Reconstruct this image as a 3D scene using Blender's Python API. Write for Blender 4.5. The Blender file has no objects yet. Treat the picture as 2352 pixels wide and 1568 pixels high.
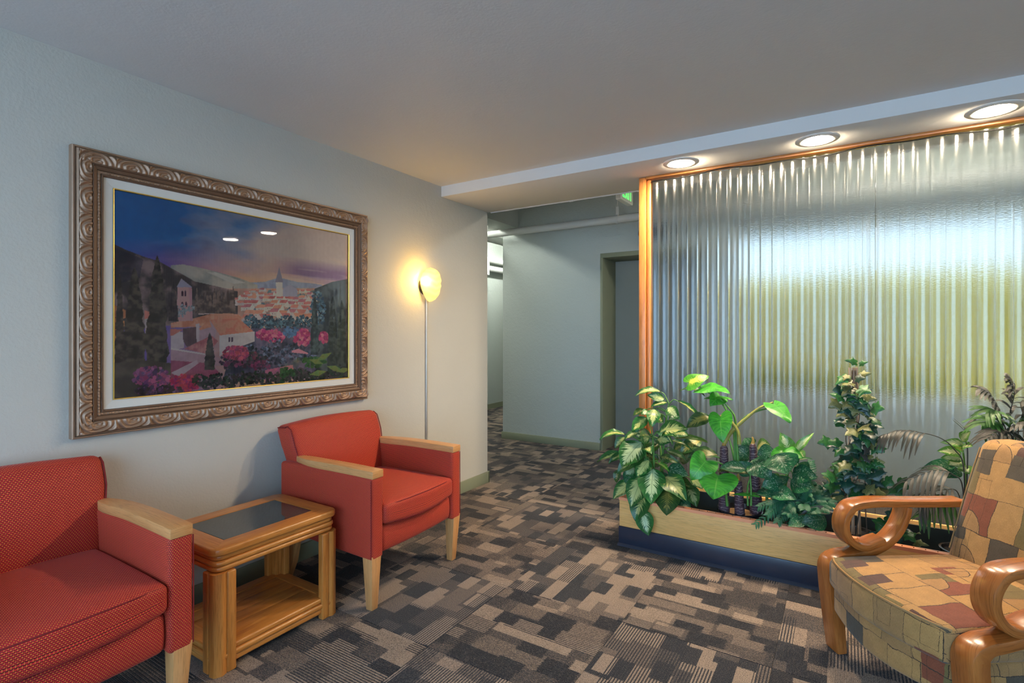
import bpy, bmesh, math, random
import numpy as np
from mathutils import Vector, Matrix, noise as mnoise
random.seed(7)
PI = math.pi
C = bpy.context.scene.collection
SC = bpy.context.scene

# ---------------------------------------------------------------- camera
F_PX, CX, HOR = 1207.0, 1176.0, 763.0
CAM_Z = 1.30
YAW = math.atan((1940.0 - CX) / F_PX)
cam_d = bpy.data.cameras.new('camera')
cam = bpy.data.objects.new('camera', cam_d)
C.objects.link(cam)
cam.location = (0, 0, CAM_Z)
cam.rotation_euler = (PI / 2, 0, YAW)
cam_d.sensor_width = 36.0
cam_d.lens = 36.0 * F_PX / 2352.0
cam_d.shift_y = -(784.0 - HOR) / 2352.0
cam_d.clip_start = 0.02
SC.camera = cam

# ---------------------------------------------------------------- world, exposure
SC.view_settings.view_transform = 'Standard'
SC.view_settings.look = 'None'
SC.view_settings.gamma = 1.0
SC.view_settings.use_curve_mapping = False
SC.view_settings.exposure = 0.50
w = bpy.data.worlds.new('world')
SC.world = w
w.use_nodes = True
bg = w.node_tree.nodes['Background']
bg.inputs['Color'].default_value = (0.41, 0.68, 1.0, 1)
bg.inputs['Strength'].default_value = 5.6
SC.cycles.max_bounces = 8
SC.cycles.diffuse_bounces = 4
SC.cycles.glossy_bounces = 3
SC.cycles.transmission_bounces = 6
SC.cycles.use_adaptive_sampling = True
SC.cycles.adaptive_threshold = 0.06
SC.cycles.adaptive_min_samples = 16
SC.cycles.transparent_max_bounces = 12
SC.cycles.caustics_reflective = False
SC.cycles.blur_glossy = 0.6
SC.cycles.sample_clamp_indirect = 6.0


def portal(name, loc, rot, sx, sy):
    l = bpy.data.lights.new(name, 'AREA')
    l.shape = 'RECTANGLE'
    l.size = sx
    l.size_y = sy
    l.cycles.is_portal = True
    o = bpy.data.objects.new(name, l)
    o.location = loc
    o.rotation_euler = rot
    C.objects.link(o)


sun_d = bpy.data.lights.new('sun', 'SUN')
sun_d.energy = 5.5
sun_d.angle = 0.009
sun_d.color = (1.0, 0.93, 0.76)
sun = bpy.data.objects.new('sun', sun_d)
sun.rotation_euler = Vector((-.35, .47, -.81)).to_track_quat('-Z', 'Y').to_euler()
C.objects.link(sun)
# daylight enters by the window wall behind the camera and the window beyond the glass partition
portal('portal_lobby_window', (0.0, -2.25, 1.27), (PI / 2, 0, 0), 5.0, 2.2)
portal('portal_hall_window', (0.85, 5.45, 1.55), (-PI / 2, 0, 0), 3.4, 1.6)

DOWN_W = 480.0      # down-light lens emission
SCONCE_W = 7.0


# ---------------------------------------------------------------- helpers: pixels of a survey to points
_ca, _sa = math.cos(YAW), math.sin(YAW)


def at(u, v, y=None, x=None, z=None):
    """survey point: the ray through (u, v) met with one plane"""
    la, up = (u - CX) / F_PX, -(v - HOR) / F_PX
    dx, dy, dz = la * _ca - _sa, la * _sa + _ca, up
    if y is not None:
        t = y / dy
    elif x is not None:
        t = x / dx
    else:
        t = (z - CAM_Z) / dz
    return Vector((dx * t, dy * t, CAM_Z + dz * t))


# ---------------------------------------------------------------- node helper
class NT:
    def __init__(self, name, rough=0.6, spec=0.3):
        self.m = bpy.data.materials.new(name)
        self.m.use_nodes = True
        self.t = self.m.node_tree
        self.b = self.t.nodes['Principled BSDF']
        self.out = self.t.nodes['Material Output']
        self.b.inputs['Roughness'].default_value = rough
        self.b.inputs['Specular IOR Level'].default_value = spec

    def n(self, kind, **kw):
        nd = self.t.nodes.new(kind)
        for k, v in kw.items():
            setattr(nd, k, v)
        return nd

    def put(self, sock, v):
        if v is None:
            return
        if hasattr(v, 'is_linked') or isinstance(v, bpy.types.NodeSocket):
            self.t.links.new(v, sock)
        else:
            if sock.type == 'RGBA' and len(v) == 3:
                v = (*v, 1)
            sock.default_value = v

    def math(self, op, a, b=None, c=None):
        nd = self.n('ShaderNodeMath', operation=op)
        self.put(nd.inputs[0], a)
        self.put(nd.inputs[1], b)
        self.put(nd.inputs[2], c)
        return nd.outputs[0]

    def vmath(self, op, a, b=None):
        nd = self.n('ShaderNodeVectorMath', operation=op)
        self.put(nd.inputs[0], a)
        self.put(nd.inputs[1], b)
        return nd.outputs[0]

    def mix(self, f, a, b, blend='MIX'):
        nd = self.n('ShaderNodeMix', data_type='RGBA', blend_type=blend)
        self.put(nd.inputs[0], f)
        self.put(nd.inputs[6], a)
        self.put(nd.inputs[7], b)
        return nd.outputs[2]

    def noise(self, vec, scale, detail=3.0, rough=0.55, col=False, dist=0.0):
        nd = self.n('ShaderNodeTexNoise')
        self.put(nd.inputs['Vector'], vec)
        nd.inputs['Scale'].default_value = scale
        nd.inputs['Detail'].default_value = detail
        nd.inputs['Roughness'].default_value = rough
        nd.inputs['Distortion'].default_value = dist
        return nd.outputs['Color' if col else 'Fac']

    def white(self, vec):
        nd = self.n('ShaderNodeTexWhiteNoise', noise_dimensions='3D')
        self.put(nd.inputs['Vector'], vec)
        return nd.outputs['Value']

    def ramp(self, f, stops, interp='LINEAR'):
        nd = self.n('ShaderNodeValToRGB')
        cr = nd.color_ramp
        cr.interpolation = interp
        while len(cr.elements) < len(stops):
            cr.elements.new(0.5)
        for e, (p, c) in zip(cr.elements, stops):
            e.position = p
            e.color = (*c, 1) if len(c) == 3 else c
        self.put(nd.inputs[0], f)
        return nd.outputs[0]

    def rng(self, v, a, b, c=0.0, d=1.0):
        nd = self.n('ShaderNodeMapRange')
        self.put(nd.inputs[0], v)
        for i, q in enumerate((a, b, c, d)):
            nd.inputs[i + 1].default_value = q
        return nd.outputs[0]

    def co(self, which='UV'):
        return self.n('ShaderNodeTexCoord').outputs[which]

    def xyz(self, v):
        nd = self.n('ShaderNodeSeparateXYZ')
        self.put(nd.inputs[0], v)
        return nd.outputs

    def comb(self, x, y, z=0.0):
        nd = self.n('ShaderNodeCombineXYZ')
        self.put(nd.inputs[0], x)
        self.put(nd.inputs[1], y)
        self.put(nd.inputs[2], z)
        return nd.outputs[0]

    def bump(self, h, dist=0.002, strength=1.0):
        nd = self.n('ShaderNodeBump')
        nd.inputs['Strength'].default_value = strength
        nd.inputs['Distance'].default_value = dist
        self.put(nd.inputs['Height'], h)
        self.put(self.b.inputs['Normal'], nd.outputs[0])

    def base(self, c):
        self.put(self.b.inputs['Base Color'], c)

    def set(self, **kw):
        for k, v in kw.items():
            self.put(self.b.inputs[k.replace('_', ' ')], v)


def srgb(r, g, b):
    f = lambda c: c / 12.92 if c <= 0.04045 else ((c + 0.055) / 1.055) ** 2.4
    return (f(r / 255), f(g / 255), f(b / 255))


# ---------------------------------------------------------------- materials
M = {}


def plain(name, col, rough=0.6, spec=0.3, metal=0.0, var=0.0):
    n = NT(name, rough, spec)
    if var:
        v = n.noise(n.co('Object'), 14.0, 4.0)
        n.base(n.mix(v, tuple(c * (1 - var) for c in col), tuple(min(1, c * (1 + var)) for c in col)))
    else:
        n.base(col)
    n.b.inputs['Metallic'].default_value = metal
    M[name] = n.m
    return n


def painted(name, col, peel=0.0012):
    n = NT(name, 0.62, 0.28)
    o = n.co('Object')
    n.base(n.mix(n.noise(o, 1.7, 3.0), tuple(c * .95 for c in col), tuple(c * 1.04 for c in col)))
    n.bump(n.math('ADD', n.noise(o, 95.0, 3.0), n.noise(o, 30.0, 2.0)), peel)
    M[name] = n.m


painted('wall_paint', (0.53, 0.505, 0.445))
painted('hall_paint', (0.44, 0.475, 0.44), 0.0022)
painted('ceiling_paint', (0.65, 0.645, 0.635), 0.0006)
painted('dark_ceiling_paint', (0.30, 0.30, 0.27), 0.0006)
painted('beam_paint', (0.66, 0.655, 0.63), 0.0004)
painted('olive_paint', (0.25, 0.265, 0.175), 0.0004)
painted('door_paint', (0.30, 0.31, 0.27), 0.0004)
painted('pipe_paint', (0.60, 0.61, 0.58), 0.0002)


def wood(name, c1, c2, c3, rough=0.35, fine=60.0, coat=0.25):
    n = NT(name, rough, 0.4)
    uv = n.co('UV')
    s = n.xyz(uv)
    rnd = n.n('ShaderNodeObjectInfo').outputs['Random']
    v = n.comb(n.math('ADD', n.math('MULTIPLY', s[0], 2.2), n.math('MULTIPLY', rnd, 31.0)),
               n.math('MULTIPLY', s[1], 26.0), n.math('MULTIPLY', rnd, 7.0))
    g = n.noise(v, 1.3, 4.0, 0.6, dist=1.1)
    v2 = n.comb(n.math('MULTIPLY', s[0], 14.0), n.math('MULTIPLY', s[1], 420.0), rnd)
    f = n.noise(v2, 1.0, 3.0, 0.6)
    c = n.ramp(g, [(0.28, c1), (0.5, c2), (0.72, c3)])
    c = n.mix(n.rng(f, 0.52, 0.72), c, tuple(k * 0.55 for k in c2))
    n.base(c)
    n.set(Coat_Weight=coat, Coat_Roughness=0.22)
    n.bump(f, 0.0002)
    M[name] = n.m


wood('oak_honey', (0.42, 0.135, 0.022), (0.55, 0.205, 0.040), (0.63, 0.265, 0.062))
wood('maple_pale', (0.56, 0.255, 0.085), (0.62, 0.295, 0.105), (0.67, 0.335, 0.13), 0.4)
wood('bentwood_amber', (0.26, 0.075, 0.014), (0.35, 0.105, 0.020), (0.42, 0.14, 0.030), 0.26, coat=0.6)
wood('post_cedar', (0.45, 0.155, 0.035), (0.56, 0.205, 0.05), (0.63, 0.26, 0.075), 0.35)
wood('birch_ply', (0.74, 0.40, 0.125), (0.78, 0.435, 0.145), (0.81, 0.47, 0.17), 0.45, coat=0.1)
wood('stake_wood', (0.30, 0.19, 0.12), (0.42, 0.28, 0.18), (0.50, 0.36, 0.25), 0.7, coat=0.0)


def weave(name):
    n = NT(name, 0.62, 0.25)
    s = n.xyz(n.co('UV'))
    wv = n.noise(n.co('UV'), 9.0, 2.0)
    u = n.math('MULTIPLY', s[0], 1 / 0.0086)
    v = n.math('MULTIPLY', n.math('ADD', s[1], n.math('MULTIPLY', wv, 0.004)), 1 / 0.0058)
    row = n.math('FLOOR', v)
    u2 = n.math('ADD', u, n.math('MULTIPLY', n.math('MODULO', row, 2.0), 0.5))
    fu = n.math('FRACT', u2)
    fv = n.math('FRACT', v)
    # a bright warp dash in each cell and a dark gap between rows
    dash = n.math('MULTIPLY', n.math('LESS_THAN', fu, 0.36), n.math('LESS_THAN', n.math('ABSOLUTE', n.math('SUBTRACT', fv, 0.5)), 0.42))
    weft = n.math('MULTIPLY', n.math('GREATER_THAN', fu, 0.42), n.math('LESS_THAN', n.math('ABSOLUTE', n.math('SUBTRACT', fv, 0.46)), 0.33))
    dark, red, org = (0.055, 0.004, 0.006), (0.54, 0.021, 0.027), (0.66, 0.13, 0.034)
    c = n.mix(weft, dark, red)
    c = n.mix(dash, c, org)
    n.base(c)
    n.set(Sheen_Weight=0.15, Sheen_Roughness=0.4, Sheen_Tint=(1.0, 0.45, 0.5, 1))
    n.bump(n.math('MAXIMUM', n.math('MULTIPLY', weft, 0.7), dash), 0.0009, 0.7)
    M[name] = n.m


weave('red_weave')
plain('tapestry_piping', (0.32, 0.18, 0.07), 0.8, var=0.2)
plain('red_piping', (0.20, 0.014, 0.014), 0.7)


def tapestry(name):
    n = NT(name, 0.8, 0.15)
    uv = n.co('UV')
    wob = n.noise(uv, 7.0, 2.0, col=True)
    wob = n.vmath('MULTIPLY', n.vmath('SUBTRACT', wob, (0.5, 0.5, 0.5)), (0.035, 0.035, 0))
    fine = n.noise(uv, 160.0, 1.0, col=True)
    fine = n.vmath('MULTIPLY', n.vmath('SUBTRACT', fine, (0.5, 0.5, 0.5)), (0.004, 0.004, 0))
    s = n.xyz(n.vmath('ADD', n.vmath('ADD', uv, wob), fine))

    def cells(a, b, ox, oy, seed, shift):
        v = n.math('ADD', n.math('DIVIDE', s[1], b), oy)
        row = n.math('FLOOR', v)
        u = n.math('ADD', n.math('ADD', n.math('DIVIDE', s[0], a), ox),
                   n.math('MULTIPLY', n.white(n.comb(row, seed, 3.0)), shift))
        col = n.math('FLOOR', u)
        r = n.white(n.comb(col, row, seed))
        fu, fv = n.math('FRACT', u), n.math('FRACT', v)
        du = n.math('MULTIPLY', n.math('MINIMUM', fu, n.math('SUBTRACT', 1.0, fu)), a)
        dv = n.math('MULTIPLY', n.math('MINIMUM', fv, n.math('SUBTRACT', 1.0, fv)), b)
        return r, n.math('MINIMUM', du, dv), fu, fv

    tan, sand, ol = (0.44, 0.245, 0.085), (0.37, 0.205, 0.078), (0.185, 0.135, 0.050)
    dk, rust, plum = (0.095, 0.075, 0.050), (0.23, 0.07, 0.034), (0.10, 0.050, 0.036)
    r1, e1, fu1, fv1 = cells(0.105, 0.135, 0.3, 0.15, 1.0, 0.8)
    c = n.ramp(r1, [(0.0, tan), (0.42, sand), (0.58, tan), (0.72, ol), (0.83, dk), (0.92, rust)], 'CONSTANT')
    r2, e2, fu2, fv2 = cells(0.068, 0.088, 0.1, 0.6, 5.0, 0.9)
    c2 = n.ramp(r2, [(0.0, dk), (0.30, rust), (0.48, ol), (0.68, plum), (0.85, tan)], 'CONSTANT')
    on = n.math('GREATER_THAN', n.white(n.vmath('ADD', n.comb(r2, r2, 0.0), (9.0, 2.0, 1.0))), 0.80)
    c = n.mix(on, c, c2)
    # quarter-round arcs in some of the big cells
    rad = n.math('SQRT', n.math('ADD', n.math('POWER', n.math('MULTIPLY', fu1, 0.105), 2.0), n.math('POWER', n.math('MULTIPLY', fv1, 0.135), 2.0)))
    arc = n.math('MULTIPLY', n.math('LESS_THAN', rad, 0.072), n.math('GREATER_THAN', n.math('FRACT', n.math('MULTIPLY', r1, 17.3)), 0.74))
    c = n.mix(arc, c, sand)
    line = n.math('MULTIPLY', n.math('LESS_THAN', e1, 0.0014), n.math('GREATER_THAN', n.math('FRACT', n.math('MULTIPLY', r1, 7.7)), 0.25))
    line2 = n.math('MULTIPLY', n.math('LESS_THAN', n.math('ABSOLUTE', n.math('SUBTRACT', rad, 0.072)), 0.0013),
                   n.math('GREATER_THAN', n.math('FRACT', n.math('MULTIPLY', r1, 17.3)), 0.74))
    c = n.mix(n.math('MAXIMUM', line, line2), c, (0.06, 0.04, 0.026))
    r4, e4, fu4, fv4 = cells(0.047, 0.20, 0.7, 0.4, 21.0, 0.9)
    thin = n.math('MULTIPLY', n.math('LESS_THAN', e4, 0.0009), n.math('GREATER_THAN', r4, 0.78))
    c = n.mix(thin, c, (0.05, 0.032, 0.02))
    mot = n.noise(uv, 26.0, 4.0, 0.6)
    c = n.mix(1.0, c, n.ramp(mot, [(0.25, (0.86, 0.85, 0.83)), (0.7, (1.10, 1.08, 1.05))]), 'MULTIPLY')
    th = n.noise(n.comb(n.math('MULTIPLY', s[0], 900.0), n.math('MULTIPLY', s[1], 160.0)), 1.0, 2.0)
    c = n.mix(n.rng(th, 0.32, 0.68, 0.0, 0.5), c, n.mix(1.0, c, (0.45, 0.42, 0.40), 'MULTIPLY'))
    n.base(c)
    n.set(Sheen_Weight=0.15)
    n.bump(th, 0.0007)
    M[name] = n.m


tapestry('tapestry_fabric')


def carpet(name):
    n = NT(name, 0.95, 0.05)
    o = n.co('Object')
    s = n.xyz(o)
    rnd = n.math('MULTIPLY', n.n('ShaderNodeObjectInfo').outputs['Random'], 917.0)
    jag = n.math('MULTIPLY', n.math('SUBTRACT', n.noise(n.comb(n.math('MULTIPLY', s[0], 30.0), n.math('MULTIPLY', s[1], 420.0), rnd), 1.0, 1.0), 0.5), 0.022)
    x = n.math('ADD', n.math('ADD', s[0], 0.3048), jag)
    y = n.math('ADD', s[1], 0.3048)

    def cell(a, b, ox, oy, seed, shift=0.0):
        row = n.math('FLOOR', n.math('ADD', n.math('DIVIDE', y, b), oy))
        u = n.math('ADD', n.math('DIVIDE', x, a), ox)
        if shift:
            u = n.math('ADD', u, n.math('MULTIPLY', n.white(n.comb(row, seed, rnd)), shift))
        return n.white(n.comb(n.math('FLOOR', u), n.math('ADD', row, seed), rnd))
    r1 = cell(0.152, 0.1016, 0.0, 0.0, 11.0, 0.9)
    r2 = cell(0.122, 0.0677, 0.35, 0.3, 53.0, 0.9)
    r3 = cell(0.24, 0.122, 0.6, 0.55, 97.0, 0.9)
    tone = n.ramp(r1, [(0.0, (0.08,) * 3), (0.20, (0.36,) * 3), (0.45, (0.90,) * 3), (0.74, (0.58,) * 3)], 'CONSTANT')
    tone = n.mix(n.math('LESS_THAN', r2, 0.13), tone, (0.10, 0.10, 0.10))
    tone = n.mix(n.math('GREATER_THAN', r2, 0.80), tone, (0.95, 0.95, 0.95))
    tone = n.xyz(tone)[0]
    rib = n.math('SINE', n.math('MULTIPLY', s[1], 2 * PI / 0.0115))
    rib2 = n.math('SINE', n.math('MULTIPLY', s[1], 2 * PI / 0.0058))
    son = n.math('LESS_THAN', r3, 0.56)
    stripe = n.math('MULTIPLY', n.rng(rib, -0.1, 0.45, 0.0, 0.85), son)
    tone = n.math('MULTIPLY', tone, n.math('SUBTRACT', 1.0, stripe))
    sp = n.noise(n.comb(n.math('MULTIPLY', s[0], 190.0), n.math('MULTIPLY', s[1], 420.0), rnd), 1.0, 2.0, 0.7)
    k = n.math('ADD', n.math('MULTIPLY', tone, 0.92), n.math('MULTIPLY', n.math('SUBTRACT', sp, 0.5), 2.3))
    c = n.ramp(k, [(0.0, (0.016, 0.017, 0.022)), (0.25, (0.052, 0.050, 0.052)), (0.6, (0.145, 0.108, 0.085)), (1.0, (0.33, 0.25, 0.19))])
    n.base(c)
    n.set(Sheen_Weight=0.1)
    n.bump(n.math('ADD', n.math('MULTIPLY', rib2, 0.35), sp), 0.0022, 0.8)
    M[name] = n.m


carpet('carpet_loop')


def leafmat(name, green, dark, cream=None, spread=0.5, spots=False, rough=0.32, vein=None, gloss=0.5):
    n = NT(name, rough, gloss)
    s = n.xyz(n.co('UV'))              # u across 0..1, v along 0..1
    rnd = n.n('ShaderNodeObjectInfo').outputs['Random']
    a = n.math('ABSOLUTE', n.math('SUBTRACT', n.math('MULTIPLY', s[0], 2.0), 1.0))
    slant = n.math('SUBTRACT', s[1], n.math('MULTIPLY', a, 0.32))
    stv = n.comb(n.math('MULTIPLY', slant, 26.0), n.math('MULTIPLY', a, 1.6), n.math('MULTIPLY', rnd, 40.0))
    st = n.noise(stv, 1.0, 3.0, 0.6)
    c = n.mix(n.rng(st, 0.35, 0.68), dark, green)
    if cream is not None:
        if spots:
            sp = n.noise(n.comb(n.math('MULTIPLY', slant, 30.0), n.math('MULTIPLY', a, 5.0), n.math('MULTIPLY', rnd, 40.0)), 1.0, 3.0, 0.65)
            f = n.math('MULTIPLY', n.rng(sp, 0.57, 0.66), n.rng(a, 0.55, 0.95, 1.0, 0.0))
        else:
            lim = n.math('ADD', n.math('MULTIPLY', n.math('SUBTRACT', st, 0.5), 1.9), spread)
            tipfade = n.rng(s[1], 0.72, 1.0, 0.0, 0.55)
            lim = n.math('SUBTRACT', lim, tipfade)
            lim = n.math('ADD', lim, n.math('MULTIPLY', n.math('SUBTRACT', rnd, 0.5), 0.35))
            f = n.rng(n.math('SUBTRACT', lim, a), -0.08, 0.14)
        hue = n.mix(n.rng(n.math('FRACT', n.math('MULTIPLY', rnd, 7.13)), 0.3, 0.9), cream[0], cream[1])
        c = n.mix(f, c, hue)
    mid = n.math('LESS_THAN', a, 0.035)
    sv = n.math('LESS_THAN', n.math('FRACT', n.math('MULTIPLY', slant, 9.0)), 0.07)
    vn = n.math('MAXIMUM', mid, n.math('MULTIPLY', sv, 0.45))
    c = n.mix(n.math('MULTIPLY', vn, 0.4), c, vein if vein else dark)
    br = n.rng(n.math('FRACT', n.math('MULTIPLY', rnd, 3.77)), 0.0, 1.0, 0.72, 1.2)
    c = n.mix(1.0, c, n.comb(br, br, br), 'MULTIPLY')
    n.base(c)
    n.bump(n.math('ADD', n.math('MULTIPLY', vn, -0.6), st), 0.0012, 0.6)
    # a little light passes through a leaf
    tr = n.n('ShaderNodeBsdfTranslucent')
    n.put(tr.inputs[0], n.mix(0.4, c, (0.25, 0.4, 0.05)))
    mx = n.n('ShaderNodeMixShader')
    mx.inputs[0].default_value = 0.18
    n.t.links.new(n.b.outputs[0], mx.inputs[1])
    n.t.links.new(tr.outputs[0], mx.inputs[2])
    n.t.links.new(mx.outputs[0], n.out.inputs['Surface'])
    M[name] = n.m


leafmat('leaf_cream', (0.03, 0.20, 0.035), (0.008, 0.075, 0.018), ((0.60, 0.62, 0.20), (0.50, 0.64, 0.34)), 0.42)
leafmat('leaf_olive', (0.055, 0.15, 0.03), (0.02, 0.06, 0.015), ((0.34, 0.30, 0.07), (0.30, 0.32, 0.14)), 0.28)
leafmat('leaf_elephant', (0.07, 0.40, 0.03), (0.02, 0.20, 0.015), None, vein=(0.24, 0.5, 0.10))
leafmat('leaf_limeblotch', (0.10, 0.38, 0.03), (0.03, 0.20, 0.015), ((0.60, 0.60, 0.08), (0.5, 0.6, 0.10)), 0.45)
leafmat('leaf_spotted', (0.01, 0.14, 0.045), (0.005, 0.06, 0.03), ((0.55, 0.66, 0.46), (0.6, 0.62, 0.35)), 0.4, spots=True, vein=(0.3, 0.42, 0.28), gloss=0.3)
leafmat('leaf_pale', (0.16, 0.36, 0.06), (0.07, 0.22, 0.03), ((0.68, 0.68, 0.34), (0.6, 0.66, 0.3)), 0.45)
leafmat('leaf_ivy', (0.028, 0.17, 0.03), (0.010, 0.055, 0.022), None, vein=(0.14, 0.26, 0.07))
leafmat('leaf_ivyteal', (0.010, 0.075, 0.045), (0.005, 0.03, 0.026), None, vein=(0.10, 0.18, 0.09), gloss=0.7)
leafmat('leaf_ivypale', (0.26, 0.25, 0.09), (0.11, 0.13, 0.045), None, vein=(0.4, 0.38, 0.16))
leafmat('leaf_fern', (0.012, 0.15, 0.055), (0.004, 0.05, 0.03), None, vein=(0.14, 0.26, 0.10))
leafmat('leaf_palm', (0.095, 0.082, 0.068), (0.026, 0.030, 0.030), None, vein=(0.12, 0.11, 0.09))
leafmat('leaf_palmgreen', (0.06, 0.22, 0.02), (0.022, 0.07, 0.022), None, vein=(0.28, 0.32, 0.16))
plain('stem_green', (0.10, 0.24, 0.05), 0.5, var=0.35)
plain('stem_yellow', (0.34, 0.32, 0.07), 0.45, var=0.3)
plain('stem_brown', (0.09, 0.06, 0.04), 0.7, var=0.4)


def trunkmat():
    n = NT('trunk_ringed', 0.55, 0.4)
    o = n.co('Object')
    s = n.xyz(o)
    wob = n.noise(o, 30.0, 3.0)
    v = n.math('FRACT', n.math('ADD', n.math('MULTIPLY', s[2], 62.0), n.math('MULTIPLY', wob, 2.6)))
    r = n.rng(v, 0.78, 0.93)
    c = n.mix(r, n.mix(wob, (0.035, 0.015, 0.022), (0.10, 0.055, 0.07)), (0.30, 0.22, 0.20))
    n.base(c)
    n.bump(v, 0.003, 0.7)
    M['trunk_ringed'] = n.m


trunkmat()
plain('trunk_cut', (0.40, 0.24, 0.05), 0.7, var=0.4)
plain('pot_black', (0.012, 0.012, 0.014), 0.22, 0.5)
plain('liner_dark', (0.022, 0.030, 0.030), 0.4, 0.5, var=0.5)
plain('bark_chips', (0.16, 0.09, 0.04), 0.9, var=0.6)
plain('kick_navy', (0.022, 0.027, 0.045), 0.32, 0.5, var=0.2)
plain('copper', (0.90, 0.36, 0.18), 0.38, metal=0.35, var=0.12)
plain('copper_nail', (0.28, 0.10, 0.05), 0.4, metal=0.7)
plain('black_rubber', (0.012, 0.012, 0.012), 0.5)
plain('black_metal', (0.010, 0.010, 0.012), 0.4)
plain('conduit_metal', (0.50, 0.49, 0.46), 0.35, 0.5, metal=0.55)
plain('white_enamel', (0.78, 0.76, 0.72), 0.35, 0.4)
plain('sign_white', (0.74, 0.75, 0.70), 0.45)
plain('bronze_frame', (0.335, 0.205, 0.130), 0.40, 0.5, metal=0.35, var=0.22)
plain('bronze_dark', (0.155, 0.085, 0.050), 0.45, 0.45, metal=0.25, var=0.2)
plain('gold_fillet', (0.75, 0.50, 0.12), 0.3, metal=0.7)
n = plain('linen_liner', (0.66, 0.63, 0.57), 0.9)
n.bump(n.noise(n.co('Object'), 900.0, 1.0), 0.0003)
plain('lawn_grass', (0.47, 0.44, 0.05), 0.95, var=0.2)
plain('hedge_leaves', (0.47, 0.44, 0.05), 0.95, var=0.25)
plain('paving', (0.55, 0.58, 0.62), 0.9, var=0.1)
plain('window_frame_paint', (0.45, 0.45, 0.43), 0.5)


def emis(name, col, strength):
    n = NT(name)
    n.base((0.8, 0.8, 0.8))
    n.set(Emission_Color=(*col, 1), Emission_Strength=strength)
    M[name] = n.m
    return n


emis('lamp_lens', (1.0, 0.80, 0.56), DOWN_W)
emis('exit_green', (0.01, 0.75, 0.06), 0.9)
emis('tube_lamp', (0.95, 1.0, 0.92), 85.0)
emis('added_tube_lamp', (1.0, 0.95, 0.84), 170.0)  # glow of the added strip that fills the hall behind the partition


def shellglass():
    n = NT('shell_glass', 0.3, 0.5)
    s = n.xyz(n.co('Object'))
    rib = n.math('SINE', n.math('ADD', n.math('MULTIPLY', s[2], 150.0), n.math('MULTIPLY', n.math('ABSOLUTE', n.math('SUBTRACT', s[1], 0.01)), -55.0)))
    n.base((0.85, 0.72, 0.40))
    n.set(Emission_Color=n.mix(n.rng(rib, -1, 1), (1.0, 0.66, 0.17), (1.0, 0.80, 0.33)), Emission_Strength=0.85)
    tr = n.n('ShaderNodeBsdfTranslucent')
    tr.inputs[0].default_value = (1.0, 0.84, 0.5, 1)
    mx = n.n('ShaderNodeMixShader')
    mx.inputs[0].default_value = 0.5
    n.t.links.new(n.b.outputs[0], mx.inputs[1])
    n.t.links.new(tr.outputs[0], mx.inputs[2])
    n.t.links.new(mx.outputs[0], n.out.inputs['Surface'])
    M['shell_glass'] = n.m


shellglass()


def pane(name, tint, refl_rough=0.0, ior=1.5):
    """thin flat glazing: clear or tinted, with a Fresnel mirror on it"""
    n = NT(name)
    t = n.n('ShaderNodeBsdfTransparent')
    t.inputs[0].default_value = (*tint, 1)
    g = n.n('ShaderNodeBsdfGlossy')
    g.inputs['Roughness'].default_value = refl_rough
    fr = n.n('ShaderNodeFresnel')
    fr.inputs[0].default_value = ior
    mx = n.n('ShaderNodeMixShader')
    n.t.links.new(fr.outputs[0], mx.inputs[0])
    n.t.links.new(t.outputs[0], mx.inputs[1])
    n.t.links.new(g.outputs[0], mx.inputs[2])
    n.t.links.new(mx.outputs[0], n.out.inputs['Surface'])
    M[name] = n.m


pane('picture_glass', (0.97, 0.97, 0.97), 0.015, 1.55)
pane('tinted_glass', (0.33, 0.265, 0.215))  # tint put in to dim and warm the daylight beyond the hall window


def smoked():
    n = NT('smoked_glass', 0.03, 0.5)
    n.base((0.045, 0.045, 0.042))
    n.set(Coat_Weight=0.15, Coat_Roughness=0.02)
    M['smoked_glass'] = n.m


smoked()


def corrugated():
    n = NT('corrugated_glass', 0.19, 0.2)
    o = n.co('Object')
    s = n.xyz(o)
    n.base((0.88, 0.91, 0.90))
    n.set(Transmission_Weight=1.0, IOR=1.4, Coat_Weight=0.25, Coat_Roughness=0.05)
    h = n.noise(n.comb(n.math('MULTIPLY', s[0], 90.0), n.math('MULTIPLY', s[1], 90.0), n.math('MULTIPLY', s[2], 210.0)), 1.0, 1.5)
    n.bump(h, 0.0004, 0.8)
    M['corrugated_glass'] = n.m


corrugated()


def print_mat():
    n = NT('painted_print', 0.55, 0.2)
    at_ = n.n('ShaderNodeVertexColor')
    at_.layer_name = 'paint'
    n.base(at_.outputs[0])
    M['painted_print'] = n.m


print_mat()


# ---------------------------------------------------------------- mesh helpers
def finish(me, mat, name, parent=None, smooth=False, loc=None, angle=None):
    me.materials.append(M[mat])
    if smooth:
        for p in me.polygons:
            p.use_smooth = True
        if angle:
            me.set_sharp_from_angle(angle=math.radians(angle))
    o = bpy.data.objects.new(name, me)
    C.objects.link(o)
    if parent is not None:
        o.parent = parent
    if loc is not None:
        o.location = loc
    return o


def uvbox(me, co=None):
    """metre-scale box-projected UVs, U along the longest side of the piece"""
    if not me.polygons:
        return
    vs = co if co is not None else [v.co.copy() for v in me.vertices]
    a = np.array([tuple(v) for v in vs])
    d = a.max(0) - a.min(0)
    L = int(np.argmax(d))
    uv = me.uv_layers.new(name='uv') if not me.uv_layers else me.uv_layers[0]
    for p in me.polygons:
        p0, p1, p2 = (Vector(vs[p.vertices[i]]) for i in range(3))
        nn = (p1 - p0).cross(p2 - p0)
        k = max(range(3), key=lambda i: abs(nn[i]))
        ax = [i for i in range(3) if i != k]
        if L in ax:
            ax = [L, [i for i in ax if i != L][0]]
        for li in p.loop_indices:
            q = vs[me.loops[li].vertex_index]
            uv.data[li].uv = (q[ax[0]], q[ax[1]])


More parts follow.
